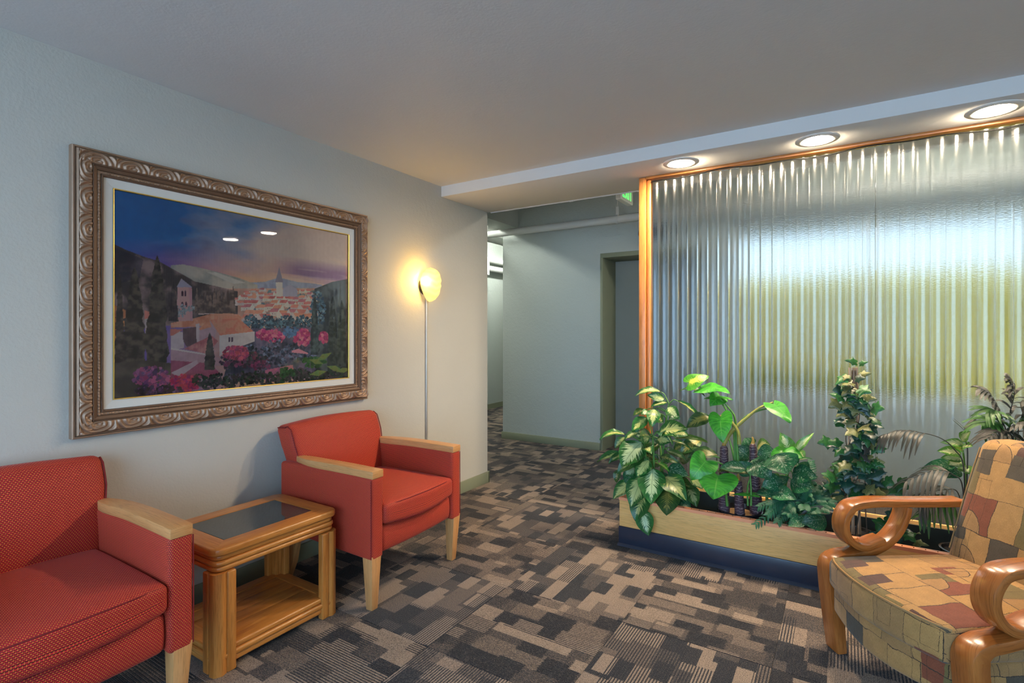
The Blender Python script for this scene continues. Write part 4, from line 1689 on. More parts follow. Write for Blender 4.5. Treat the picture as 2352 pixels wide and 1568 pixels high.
ring_rail('top_rail', 0, .082, TZ - .030, TZ, .045, 'oak_honey', .009)
ring_rail('apron', .014, .030, TZ - .050, TZ - .031, .036, 'oak_honey', .006)
ring_rail('apron_reed', .008, .030, TZ - .072, TZ - .0505, .040, 'oak_honey', .0095)
ring_rail('apron_reed', .012, .030, TZ - .094, TZ - .0725, .038, 'oak_honey', .0095)
ring_rail('shelf_rail', .012, .060, .075, .098, .038, 'oak_honey', .008)
ring_rail('shelf_reed', .006, .040, .050, .0745, .042, 'oak_honey', .010)
ring_rail('shelf_reed', .014, .040, .026, .0495, .036, 'oak_honey', .008)
box('glass_top', 'smoked_glass', -hx + .0825, hx - .0825, -hy + .0825, hy - .0825, TZ - .010, TZ - .001, tb, bev=.004, seg=1)
nb = 4
for k in range(nb):
    x0 = -hx + .0725 + (2 * hx - .145) * k / nb
    x1 = -hx + .0725 + (2 * hx - .145) * (k + 1) / nb
    box('shelf_plank', 'oak_honey', x0 + .0006, x1 - .0006, -hy + .0725, hy - .0725, .080, .096, tb, bev=.001)
for sx in (-1, 1):
    for sy in (-1, 1):
        lg = box('leg', 'oak_honey', min(sx * (hx - .036), sx * (hx - .062)), max(sx * (hx - .036), sx * (hx - .062)),
                 min(sy * (hy - .036), sy * (hy - .062)), max(sy * (hy - .036), sy * (hy - .062)), 0, TZ - .095, tb, bev=.004)
        # rounded corner column and two flanking strips
        cxx, cyy = sx * (hx - .034), sy * (hy - .034)
        pr = []
        for k in range(17):
            a = 2 * PI * k / 16
        vs, fs = [], []
        nseg = 28
        for z in (0, TZ - .0955):
            for k in range(nseg):
                a = 2 * PI * k / nseg
                r = .031 + .0012 * math.cos(a * 7)
                vs.append((cxx + r * math.cos(a), cyy + r * math.sin(a), z))
        for k in range(nseg):
            fs.append((k, (k + 1) % nseg, nseg + (k + 1) % nseg, nseg + k))
        fs.append(tuple(range(nseg))[::-1])
        fs.append(tuple(range(nseg, 2 * nseg)))
        me = bpy.data.meshes.new('column')
        me.from_pydata(vs, [], fs)
        uvbox(me)
        finish(me, 'oak_honey', 'column', lg, smooth=True, angle=45)
        for (ax, ay) in ((1, 0), (0, 1)):
            x0, x1 = (sx * (hx - .004), sx * (hx - .036)) if ay else (sx * (hx - .054), sx * (hx - .090))
            y0, y1 = (sy * (hy - .054), sy * (hy - .090)) if ay else (sy * (hy - .004), sy * (hy - .036))
            box('corner_strip', 'oak_honey', min(x0, x1), max(x0, x1), min(y0, y1), max(y0, y1), 0, TZ - .0955, lg, bev=.006, seg=3)

# ================================================================ TAPESTRY ARMCHAIR
TH3 = -math.atan2(.8, .6)
tc = thing('armchair', 'patchwork tapestry armchair with curled amber bentwood arms at the right edge', 'armchair', (.372, 2.458, 0), TH3)


def ribbon(name, path, thick, x0, x1, mat, parent, sub=6, bev=.006):
    """bent band: smooth path in (y, z), half-thickness per point, extruded from x0 to x1"""
    P = [Vector(p) for p in path]
    pts, ths = [], []
    n = len(P)
    for i in range(n - 1):
        p0, p1, p2, p3 = P[max(i - 1, 0)], P[i], P[i + 1], P[min(i + 2, n - 1)]
        for k in range(sub):
            t = k / sub
            pts.append(.5 * ((2 * p1) + (p2 - p0) * t + (2 * p0 - 5 * p1 + 4 * p2 - p3) * t * t + (3 * p1 - p0 - 3 * p2 + p3) * t ** 3))
            ths.append(thick[i] + (thick[i + 1] - thick[i]) * t)
    pts.append(P[-1])
    ths.append(thick[-1])
    A, B = [], []
    for i, p in enumerate(pts):
        tg = (pts[min(i + 1, len(pts) - 1)] - pts[max(i - 1, 0)]).normalized()
        nr = Vector((-tg.y, tg.x))
        A.append(p + nr * ths[i])
        B.append(p - nr * ths[i])
    bm = bmesh.new()
    rows = []
    for a, b in zip(A, B):
        rows.append([bm.verts.new((x0, a.x, a.y)), bm.verts.new((x1, a.x, a.y)), bm.verts.new((x1, b.x, b.y)), bm.verts.new((x0, b.x, b.y))])
    le = []
    for r0, r1 in zip(rows, rows[1:]):
        for i in range(4):
            bm.faces.new((r0[i], r0[(i + 1) % 4], r1[(i + 1) % 4], r1[i]))
            le.append((r0[i], r1[i]))
    bm.faces.new(rows[0][::-1])
    bm.faces.new(rows[-1])
    bmesh.ops.recalc_face_normals(bm, faces=bm.faces)
    es = [bm.edges.get(e) for e in le]
    bmesh.ops.bevel(bm, geom=[e for e in es if e], offset=bev, segments=2, profile=.5, affect='EDGES')
    me = from_bm(bm, name)
    # grain runs along the band
    uv = me.uv_layers.new(name='uv')
    cum = np.cumsum([0] + [(pts[i + 1] - pts[i]).length for i in range(len(pts) - 1)])
    pa = np.array([tuple(p) for p in pts])
    for p in me.polygons:
        for li in p.loop_indices:
            co = me.vertices[me.loops[li].vertex_index].co
            d = np.hypot(pa[:, 0] - co.y, pa[:, 1] - co.z)
            i = int(d.argmin())
            uv.data[li].uv = (cum[i], co.x + (co.z - pa[i][1]) * .7 + (co.y - pa[i][0]) * .7)
    return finish(me, mat, name, parent, smooth=True, angle=38)


AW = .0385
for s in (-1, 1):
    x0, x1 = s * .305 - AW, s * .305 + AW
    # arm: from the back forward, curling down and tucking under
    path = [(.27, .592), (.12, .594), (-.02, .598), (-.12, .601)]
    for k in range(1, 9):
        a = PI / 2 + PI * 1.18 * k / 8
        path.append((-.165 + .089 * math.cos(a), .512 + .089 * math.sin(a)))
    path.append((-.085, .445))
    ribbon('arm', path, [.0135] * 3 + [.0145] * (len(path) - 3), x0, x1, 'bentwood_amber', tc, 5)
    # leg: up from the floor, over the knee, then sweeping back and up under the arm
    path = [(-.272, .0), (-.285, .12), (-.298, .26), (-.302, .345), (-.272, .378), (-.215, .388), (-.14, .404), (-.07, .435), (-.02, .482), (.008, .535), (.020, .582)]
    ribbon('leg', path, [.020, .025, .029, .029, .020, .0175, .0165, .015, .014, .013, .012], x0 + .0005, x1 - .0005, 'bentwood_amber', tc, 5)
    prism('leg', 'bentwood_amber', [(.20, .30), (.215, .15), (.255, 0), (.292, 0), (.272, .15), (.262, .30)], s * .285 - .02, s * .285 + .02, tc, .004)


def d_seat(p):
    q = p.copy()
    e = min(1, abs(p.x) / .266)
    front = max(0, min(1, (-p.y + .02) / .30))
    q.y -= .060 * (math.cos(e * PI / 2)) * front
    if p.z > .36:
        fx = max(0, 1 - (p.x / .27) ** 2)
        fy = max(0, 1 - ((p.y + .05) / .31) ** 2)
        q.z += .035 * fx ** .6 * fy ** .6
    q.z += .02 * max(0, -p.y - .0) - .0
    return q


cu = rbox('seat_cushion', 'tapestry_fabric', 0, -.05, .335, .532, .575, .110, .026, (22, 22, 11), d_seat, tc)


def d_apron(p):
    q = p.copy()
    e = min(1, abs(p.x) / .266)
    front = max(0, min(1, (-p.y + .02) / .30))
    q.y -= .052 * (math.cos(e * PI / 2)) * front
    if p.z < .24:
        q.z -= .018 * math.cos(e * PI / 2) * front
    return q


rbox('seat_rail', 'tapestry_fabric', 0, -.03, .237, .528, .575, .110, .020, (22, 20, 9), d_apron, tc)
pts = []
for k in range(41):
    x = -.258 + .516 * k / 40
    pts.append(d_seat(Vector((x, -.3325 + .022 * (abs(x) / .258) ** 10, .3845))))
tube('piping', 'tapestry_piping', pts, .0045, cu, 6)


def d_bk3(p):
    q = p.copy()
    f = (p.z - .36) / .50
    q.y += .15 * f
    q.x *= 1 - .05 * max(0, f) ** 2
    if p.y < .20:
        q.y -= .022 * math.cos(min(1, abs(p.x) / .27) * PI / 2) ** .7 * math.sin(max(.05, min(1, f)) * PI) ** .5
    q.z += .010 * math.cos(p.x / .27 * PI / 2) * max(0, f)
    return q


bk = rbox('backrest', 'tapestry_fabric', 0, .225, .605, .535, .13, .52, .036, (22, 11, 24), d_bk3, tc)
for s in (-1, 1):
    pts = [d_bk3(Vector((s * .258, .166, .42 + .41 * k / 16))) for k in range(17)]
    tube('piping', 'tapestry_piping', pts, .003, bk, 6)

# ================================================================ PLANTS
def catmull(P, sub=6):
    P = [Vector(p) for p in P]
    out = []
    n = len(P)
    for i in range(n - 1):
        p0, p1, p2, p3 = P[max(i - 1, 0)], P[i], P[i + 1], P[min(i + 2, n - 1)]
        for k in range(sub):
            t = k / sub
            out.append(.5 * ((2 * p1) + (p2 - p0) * t + (2 * p0 - 5 * p1 + 4 * p2 - p3) * t * t + (3 * p1 - p0 - 3 * p2 + p3) * t ** 3))
    out.append(P[-1])
    return out


def ovate(v, k=.78, tip=1.0):
    return math.sin(PI * min(1, v) ** k) ** tip


HEART = [(0, 0), (.10, -.12), (.24, -.22), (.38, -.20), (.48, -.06), (.50, .10), (.47, .27), (.40, .45), (.30, .62), (.18, .80), (.07, .94), (0, 1.0)]
IVY = [(0, 0), (.12, -.14), (.30, -.16), (.40, -.02), (.36, .10), (.46, .22), (.58, .38), (.42, .44), (.26, .48), (.24, .62), (.15, .82), (0, 1.0)]


def leaf_mesh(name, mat, kind, arch=.12, cup=.10, wave=0.0, twist=0.0, nv=14, nu=3):
    vs, uvs, fs = [], [], []
    edge = None
    if kind in ('heart', 'ivy'):
        cps = HEART if kind == 'heart' else IVY
        edge = cps if kind == 'ivy' else [(p.x, p.y) for p in catmull([(a, b, 0) for a, b in cps], 2)]
        nv = len(edge) - 1
    for j in range(nv + 1):
        v = j / nv
        for i in range(-nu, nu + 1):
            a = i / nu
            if edge:
                ex, ey = edge[j]
                x, y = a * ex, v + (ey - v) * abs(a) ** 1.3
            else:
                wd = {'ovate': lambda: ovate(v, .80, .85), 'lance': lambda: ovate(v, .62, .8), 'strap': lambda: ovate(v, .55, .5)}[kind]()
                x, y = a * .5 * wd, v
            z = arch * 4 * y * (1 - y) * (1 if y > 0 else .5)
            z += cup * abs(a) ** 1.5 * (.4 + .6 * math.sin(PI * v))
            z += wave * math.sin(v * 17 + (1.4 if a > 0 else 0)) * abs(a) ** 2
            z += twist * a * v
            vs.append((x, y, z))
            uvs.append((.5 + a / 2, v))
    w_ = 2 * nu + 1
    for j in range(nv):
        for i in range(w_ - 1):
            p = j * w_ + i
            fs.append((p, p + 1, p + w_ + 1, p + w_))
    me = bpy.data.meshes.new(name)
    me.from_pydata(vs, [], fs)
    uv = me.uv_layers.new(name='uv')
    for l in me.loops:
        uv.data[l.index].uv = uvs[l.vertex_index]
    for p in me.polygons:
        p.use_smooth = True
    me.materials.append(M[mat])
    return me


_cache = {}


def get_leaf(mat, kind, var):
    k = (mat, kind, var)
    if k not in _cache:
        arch, cup, wave, tw = ((.10, .07, .010, 0), (.18, .05, .018, .03), (.06, .11, .012, -.04))[var]
        if kind == 'heart':
            arch, cup, wave = arch * .6, -cup * .4, wave * 1.6
        if kind == 'ivy':
            arch, cup, wave = arch * .8, -cup, .0
        _cache[k] = leaf_mesh('leaf', mat, kind, arch, cup, wave, tw)
    return _cache[k]


def leaf(plant, base, tip, width, mat, kind='ovate', nrm=None, roll=0.0, name='leaf'):
    base, tip = Vector(base), Vector(tip)
    Y = tip - base
    L = Y.length
    Y = Y / L
    if nrm is None:
        nrm = Vector((.15, -.55, .65))
    nrm = Vector(nrm).normalized()
    nrm = nrm + Vector((random.uniform(-.18, .18), random.uniform(-.18, .18), random.uniform(-.18, .18)))
    X = Y.cross(nrm)
    if X.length < 1e-3:
        X = Y.cross(Vector((1, 0, 0)))
    X.normalize()
    if roll:
        X = Matrix.Rotation(roll, 3, Y) @ X
    Z = X.cross(Y)
    m = Matrix((X * width, Y * L, Z * L)).transposed().to_4x4()
    m.translation = base - plant.location
    o = bpy.data.objects.new(name, get_leaf(mat, kind, random.randrange(3)))
    C.objects.link(o)
    o.parent = plant
    o.matrix_local = m
    return o


def stem(plant, pts, r0, r1, mat='stem_green', name='petiole', sub=5, seg=6):
    P = catmull(pts, sub)
    n_ = len(P)
    rad = [r0 + (r1 - r0) * i / (n_ - 1) for i in range(n_)]
    return tube(name, mat, P, rad, plant, seg, origin=plant.location)


def survey(x0, y0, k):
    """sketch coordinates of a close-up back to the survey frame"""
    return lambda cx, cy, Y: at(x0 + cx / k, y0 + cy / k, y=Y)


SOIL = .17

# ---- dieffenbachia at the left end
g = survey(1370, 840, 3.92)
base = g(545, 1250, 3.24)
pd = thing('potted_dieffenbachia', 'cream-and-green variegated plant spilling over the left end of the planter', 'plant', (base.x, 3.24, SOIL))
canes = []
for pts in (((520, 1300, 3.22), (518, 1000, 3.22), (515, 830, 3.21), (508, 640, 3.20)),
            ((590, 1300, 3.26), (588, 1000, 3.26), (600, 760, 3.26), (622, 520, 3.27), (652, 345, 3.28)),
            ((470, 1300, 3.20), (470, 1100, 3.19), (455, 900, 3.18), (430, 700, 3.18)),
            ((560, 1300, 3.30), (570, 1050, 3.31), (585, 850, 3.32), (560, 640, 3.33))):
    P = [g(*p) for p in pts]
    P[0].z = SOIL
    stem(pd, P, .009, .005, 'stem_green', 'cane', 5, 8)
    canes.append(P)
pot = lathe('pot', 'pot_black', [(.075, 0), (.085, .10), (.09, .105), (.09, .115), (.078, .115), (.076, .08), (.001, .08)], pd, 28, loc=(0, 0, -.009))
FR = (.1, -.85, .5)
UPF = (.05, -.5, .8)
L1 = [  # base x,y, tip x,y, base depth, tip depth, width, material, normal
    (580, 235, 348, 272, 3.28, 3.22, .055, 'leaf_cream', UPF), (612, 300, 455, 262, 3.28, 3.24, .055, 'leaf_cream', FR),
    (640, 330, 488, 372, 3.28, 3.22, .05, 'leaf_cream', UPF), (648, 375, 752, 490, 3.27, 3.20, .075, 'leaf_cream', FR),
    (730, 318, 922, 465, 3.27, 3.24, .030, 'leaf_cream', (0, -.2, 1)), (522, 392, 498, 552, 3.22, 3.14, .085, 'leaf_cream', FR),
    (450, 468, 318, 592, 3.20, 3.12, .085, 'leaf_cream', FR), (430, 395, 330, 452, 3.22, 3.18, .06, 'leaf_olive', UPF),
    (480, 420, 400, 440, 3.22, 3.16, .05, 'leaf_cream', FR), (545, 450, 605, 515, 3.24, 3.20, .06, 'leaf_cream', FR),
    (572, 595, 826, 570, 3.20, 3.12, .105, 'leaf_cream', FR), (590, 600, 686, 722, 3.20, 3.16, .03, 'leaf_cream', (.6, -.2, .6)),
    (600, 702, 882, 782, 3.24, 3.16, .040, 'leaf_cream', UPF), (262, 622, 28, 666, 3.16, 3.08, .07, 'leaf_cream', UPF),
    (372, 600, 252, 665, 3.18, 3.12, .06, 'leaf_cream', UPF), (405, 690, 228, 912, 3.16, 3.03, .165, 'leaf_cream', FR),
    (432, 820, 186, 972, 3.17, 3.06, .10, 'leaf_cream', (.1, -.6, .6)), (218, 785, 8, 868, 3.16, 3.08, .07, 'leaf_cream', UPF),
    (290, 800, 110, 880, 3.17, 3.10, .06, 'leaf_cream', UPF), (472, 850, 362, 1005, 3.17, 3.08, .10, 'leaf_cream', FR),
    (510, 925, 494, 1250, 3.16, 3.02, .165, 'leaf_cream', FR), (425, 985, 308, 1275, 3.14, 3.02, .135, 'leaf_cream', FR),
    (345, 1040, 150, 1202, 3.14, 3.03, .105, 'leaf_cream', (0, -.6, .7)), (440, 1150, 350, 1400, 3.10, 3.02, .125, 'leaf_cream', FR),
    (410, 1290, 470, 1530, 3.055, 3.02, .105, 'leaf_cream', FR), (605, 1000, 812, 1222, 3.17, 3.04, .135, 'leaf_cream', FR),
    (640, 1110, 630, 1350, 3.14, 3.03, .145, 'leaf_olive', FR), (648, 925, 832, 985, 3.20, 3.14, .095, 'leaf_spotted', FR),
    (820, 1070, 906, 1272, 3.20, 3.14, .09, 'leaf_olive', FR), (690, 1030, 882, 1112, 3.22, 3.16, .08, 'leaf_olive', FR),
    (720, 655, 1002, 692, 3.30, 3.26, .025, 'leaf_olive', UPF), (945, 670, 756, 805, 3.32, 3.24, .09, 'leaf_olive', FR),
    (640, 770, 812, 852, 3.22, 3.18, .05, 'leaf_olive', UPF), (205, 930, 180, 1052, 3.14, 3.12, .05, 'leaf_olive', FR),
    (345, 920, 258, 985, 3.16, 3.12, .08, 'leaf_cream', FR), (255, 640, 166, 742, 3.18, 3.14, .06, 'leaf_cream', FR),
    (860, 1010, 962, 1112, 3.24, 3.18, .06, 'leaf_cream', FR), (740, 1180, 850, 1275, 3.18, 3.12, .08, 'leaf_spotted', FR),
    (380, 590, 505, 640, 3.24, 3.20, .06, 'leaf_olive', FR), (470, 640, 380, 700, 3.22, 3.18, .07, 'leaf_cream', FR),
    (560, 700, 470, 790, 3.28, 3.24, .06, 'leaf_olive', FR), (330, 960, 260, 1060, 3.16, 3.10, .09, 'leaf_spotted', FR),
    (700, 760, 800, 700, 3.28, 3.25, .05, 'leaf_olive', FR), (560, 880, 660, 960, 3.22, 3.16, .035, 'leaf_limeblotch', UPF),
    (880, 700, 700, 700, 3.30, 3.26, .05, 'leaf_olive', FR), (760, 860, 900, 800, 3.30, 3.27, .08, 'leaf_olive', FR),
]
for (bx, by, tx, ty, d0, d1, wd, mt, nr) in L1:
    b, t = g(bx, by, d0), g(tx, ty, d1)
    leaf(pd, b, t, wd, mt, 'ovate', nr)
    # petiole back to the nearest cane
    best = min((p for P in canes for p in catmull(P, 4)), key=lambda q: (q - b).length + (.25 if q.z > b.z + .02 else 0))
    if .02 < (best - b).length < .30:
        stem(pd, [best, best.lerp(b, .55) + Vector((0, 0, .018)), b], .0035, .0022, 'stem_green')

rf = random.Random(3)
for k in range(24):
    P = catmull(canes[k % 4], 5)
    b = P[rf.randrange(len(P) // 3, len(P))] + Vector((0, 0, rf.uniform(-.02, .02)))
    an = rf.uniform(PI * .9, PI * 2.1)
    d = Vector((math.cos(an), math.sin(an) * .55, rf.uniform(-.5, .35))).normalized()
    m_ = b + d * rf.uniform(.02, .05)
    leaf(pd, m_, m_ + d * rf.uniform(.09, .14), rf.uniform(.05, .08), rf.choice(['leaf_olive', 'leaf_cream', 'leaf_spotted']), 'ovate', FR)
    stem(pd, [b, b.lerp(m_, .5) + Vector((0, 0, .006)), m_], .003, .002, 'stem_green')

# ---- elephant ear with ringed stumps in a black pot
h = survey(1560, 840, 4.239)
base = h(575, 1400, 3.17)
pe = thing('elephant_ear_plant', 'tall elephant-ear plant with ringed dark stumps in a low black pot', 'plant', (base.x, 3.215, SOIL + .022))
bowl = lathe('pot', 'pot_black', [(.095, 0), (.108, .045), (.115, .088), (.121, .094), (.121, .104), (.112, .106), (.106, .078), (.001, .074)], pe, 36)
lathe('bark_mulch', 'bark_chips', [(.1055, .0745), (.08, .084), (.03, .080), (.001, .086)], pe, 28, cap=False)


def trunk(top, bot, r0, r1, Y):
    a, b = h(bot[0], bot[1], Y), h(top[0], top[1], Y)
    a.z = SOIL + .098
    n_ = 26
    pts = [a.lerp(b, i / n_) for i in range(n_ + 1)]
    rad = [(r0 + (r1 - r0) * (i / n_) ** 1.5) * (1 + .05 * (i % 3 == 0)) for i in range(n_ + 1)]
    rad[-1] *= .5
    t_ = tube('trunk', 'trunk_ringed', pts, rad, pe, 14, origin=pe.location)
    cut = stem(pe, [b - Vector((0, 0, .004)), b + Vector((.002, 0, .016)), b + Vector((-.002, 0, .034))], r1 * .62, r1 * .25, 'trunk_cut', 'cut_stub', 3, 8)
    return b


T1 = trunk((436, 770), (438, 1350), .030, .020, 3.165)
T2 = trunk((575, 1112), (592, 1390), .027, .018, 3.145)
T3 = trunk((716, 752), (752, 1330), .034, .017, 3.24)
for pts, r0, r1 in ((((440, 750, 3.16), (510, 640, 3.17), (640, 520, 3.18), (780, 410, 3.19), (915, 355, 3.19)), .013, .0045),
                    (((560, 600, 3.175), (640, 500, 3.19), (760, 440, 3.19), (868, 412, 3.19)), .006, .004),
                    (((575, 960, 3.18), (560, 760, 3.18), (545, 520, 3.17), (500, 430, 3.17), (400, 320, 3.16)), .008, .004),
                    (((548, 950, 3.19), (530, 600, 3.19), (480, 480, 3.18), (420, 370, 3.18), (300, 270, 3.18), (160, 170, 3.17)), .008, .004),
                    (((585, 760, 3.175), (572, 640, 3.17), (520, 560, 3.16), (440, 480, 3.15), (398, 490, 3.13)), .012, .004),
                    (((540, 940, 3.21), (500, 760, 3.21), (440, 620, 3.22), (310, 505, 3.22)), .006, .003),
                    (((470, 1360, 3.13), (455, 1240, 3.11), (430, 1100, 3.09), (375, 1062, 3.07)), .009, .004),
                    (((460, 1000, 3.16), (420, 960, 3.14), (340, 925, 3.11), (262, 922, 3.10)), .006, .003),
                    (((670, 1360, 3.13), (665, 1200, 3.13), (690, 1090, 3.13)), .006, .004),
                    (((700, 1360, 3.12), (700, 1200, 3.12), (690, 1050, 3.12)), .006, .004),
                    (((470, 940, 3.17), (380, 890, 3.19), (300, 880, 3.20)), .005, .003)):
    stem(pe, [h(*p) for p in pts], r0, r1, 'stem_yellow' if r0 > .0115 else 'stem_green')
for (bx, by, tx, ty, d0, d1, wd, mt, nr) in (
        (95, 165, 292, 100, 3.17, 3.20, .125, 'leaf_limeblotch', (0, -.5, .75)),
        (225, 215, 500, 268, 3.17, 3.13, .145, 'leaf_elephant', (.2, -.35, .85)),
        (300, 300, 525, 328, 3.18, 3.16, .075, 'leaf_elephant', (0, -.1, 1)),
        (395, 300, 300, 390, 3.18, 3.12, .10, 'leaf_elephant', (.2, -.3, .8)),
        (250, 300, 5, 245, 3.20, 3.22, .05, 'leaf_olive', (0, -.1, 1)),
        (398, 490, 424, 748, 3.13, 3.07, .130, 'leaf_elephant', (.0, -1, .15)),
        (925, 372, 1090, 548, 3.19, 3.14, .14, 'leaf_elephant', (.55, -.35, .7)),
        (312, 500, 72, 602, 3.22, 3.18, .095, 'leaf_olive', (.1, -.6, .7)),
        (380, 870, 85, 895, 3.22, 3.20, .085, 'leaf_olive', (.1, -.6, .6)),
        (262, 922, 112, 1112, 3.10, 3.04, .150, 'leaf_elephant', (.35, -.75, .4)),
        (376, 1068, 335, 1300, 3.07, 3.00, .215, 'leaf_elephant', (0, -.85, .45)),
        (730, 1250, 500, 1255, 3.13, 3.11, .045, 'leaf_elephant', (0, -.2, 1))):
    leaf(pe, h(bx, by, d0), h(tx, ty, d1), wd, mt, 'ovate' if mt == 'leaf_olive' else 'heart', nr)

# ---- spotted dieffenbachia behind the ferns
base = h(1000, 1330, 3.24)
ps = thing('spotted_leaf_plant', 'dark green plant with white-speckled oval leaves behind the ferns', 'plant', (base.x, 3.24, SOIL))
crown = [h(x_, y_, Y_) for x_, y_, Y_ in ((1000, 1330, 3.24), (1030, 1200, 3.24), (1060, 1000, 3.24), (1080, 860, 3.24))]
crown[0].z = SOIL
stem(ps, crown, .010, .006, 'stem_green', 'cane', 5, 8)
crown2 = [h(x_, y_, Y_) for x_, y_, Y_ in ((860, 1330, 3.22), (850, 1150, 3.22), (830, 980, 3.23))]
crown2[0].z = SOIL
stem(ps, crown2, .009, .005, 'stem_green', 'cane', 5, 8)
lathe('pot', 'pot_black', [(.07, 0), (.08, .09), (.085, .10), (.075, .10), (.07, .08), (.001, .08)], ps, 28, loc=(0, 0, -.009))
L3 = [(1072, 860, 985, 648, 3.26, 3.24, .085, 'leaf_pale', FR), (1130, 842, 1318, 650, 3.24, 3.22, .045, 'leaf_pale', FR),
      (930, 832, 757, 872, 3.22, 3.17, .095, 'leaf_spotted', FR), (715, 915, 890, 1108, 3.20, 3.12, .145, 'leaf_spotted', FR),
      (950, 862, 1065, 1055, 3.18, 3.10, .175, 'leaf_spotted', FR), (990, 840, 1205, 900, 3.22, 3.18, .09, 'leaf_elephant', UPF),
      (1080, 880, 880, 880, 3.23, 3.19, .10, 'leaf_elephant', UPF), (1105, 1050, 1348, 1085, 3.20, 3.13, .105, 'leaf_spotted', FR),
      (1095, 1120, 1328, 1195, 3.18, 3.10, .120, 'leaf_spotted', FR), (700, 905, 560, 785, 3.28, 3.26, .115, 'leaf_spotted', FR),
      (760, 800, 890, 770, 3.30, 3.28, .10, 'leaf_olive', FR), (690, 790, 640, 700, 3.30, 3.30, .09, 'leaf_spotted', FR),
      (1010, 1130, 800, 1175, 3.17, 3.10, .10, 'leaf_spotted', FR), (655, 1005, 385, 1008, 3.13, 3.08, .085, 'leaf_spotted', UPF),
      (690, 1050, 380, 1030, 3.15, 3.10, .07, 'leaf_olive', UPF), (700, 1060, 560, 930, 3.17, 3.15, .09, 'leaf_spotted', FR),
      (900, 1230, 1145, 1300, 3.12, 3.05, .09, 'leaf_spotted', FR), (1110, 935, 1302, 908, 3.22, 3.20, .022, 'leaf_pale', UPF),
      (1430, 1490, 1185, 1520, 3.08, 3.02, .110, 'leaf_spotted', FR), (1526, 1425, 1160, 1460, 3.08, 3.04, .06, 'leaf_palm', UPF),
      (1150, 960, 1260, 1060, 3.24, 3.18, .09, 'leaf_spotted', FR), (950, 1080, 1010, 1180, 3.20, 3.14, .10, 'leaf_spotted', FR),
      (860, 1080, 960, 1160, 3.22, 3.17, .10, 'leaf_olive', FR), (1060, 900, 1160, 960, 3.20, 3.16, .10, 'leaf_spotted', FR),
      (800, 1200, 900, 1290, 3.15, 3.09, .09, 'leaf_spotted', FR), (1240, 1480, 1060, 1560, 3.06, 3.01, .07, 'leaf_spotted', FR),
      (1150, 840, 1225, 900, 3.28, 3.27, .06, 'leaf_pale', FR)]
for (bx, by, tx, ty, d0, d1, wd, mt, nr) in L3:
    b, t = h(bx, by, d0), h(tx, ty, d1)
    leaf(ps, b, t, wd, mt, 'ovate', nr)
    best = min((p for P in (crown, crown2) for p in catmull(P, 4)), key=lambda q: (q - b).length)
    if .02 < (best - b).length < .25:
        stem(ps, [best, best.lerp(b, .5) + Vector((0, 0, .01)), b], .0035, .0022, 'stem_green')


# ---- fronds
def frond(plant, pts, length, width, mat, pairs, droop=.4, nrm=(0, -.4, .9), kind='lance', stemmat='stem_green', r=.003, start=.12, spread=1.0, taper=.55):
    """one frond: a rachis with leaflets along both sides, one mesh"""
    P = catmull(pts, 8)
    vs, fs, uvs = [], [], []
    tv, tf = tube_data([p - plant.location for p in P], [r * (1 - .7 * i / (len(P) - 1)) for i in range(len(P))], 5)
    vs += [tuple(v) for v in tv]
    uvs += [(.5, .5)] * len(tv)
    fs += tf
    nrm = Vector(nrm).normalized()
    for k in range(pairs):
        f = start + (1 - start) * (k + .5) / pairs
        i = f * (len(P) - 1)
        i0 = min(int(i), len(P) - 2)
        p = P[i0].lerp(P[i0 + 1], i - i0)
        t = (P[i0 + 1] - P[i0]).normalized()
        for s in (-1, 1):
            side = t.cross(nrm).normalized() * s
            lf = length * (math.sin(PI * (.18 + .70 * f)) ** .7) * random.uniform(.85, 1.12)
            d = (side * spread + t * (taper + .5 * f)).normalized()
            end = p + d * lf - Vector((0, 0, droop * lf * random.uniform(.7, 1.3)))
            mid = p + d * lf * .5 + Vector((0, 0, .05 * lf))
            nseg = 4
            prev = None
            wv = (end - p).cross(nrm)
            wv = wv.normalized() if wv.length > 1e-4 else side
            for q_ in range(nseg + 1):
                a = q_ / nseg
                c_ = p * (1 - a) ** 2 + mid * 2 * a * (1 - a) + end * a * a
                hw = width * .5 * (math.sin(PI * min(.97, .14 + .86 * a)) ** .7)
                i_ = len(vs)
                vs.append(tuple(c_ - wv * hw - plant.location))
                vs.append(tuple(c_ + nrm * hw * .35 - plant.location))
                vs.append(tuple(c_ + wv * hw - plant.location))
                uvs += [(0, a), (.5, a), (1, a)]
                if prev is not None:
                    fs.append((prev, prev + 1, i_ + 1, i_))
                    fs.append((prev + 1, prev + 2, i_ + 2, i_ + 1))
                prev = i_
    me = bpy.data.meshes.new('frond')
    me.from_pydata(vs, [], fs)
    uv = me.uv_layers.new(name='uv')
    for l in me.loops:
        uv.data[l.index].uv = uvs[l.vertex_index]
    return finish(me, mat, 'frond', plant, smooth=True)


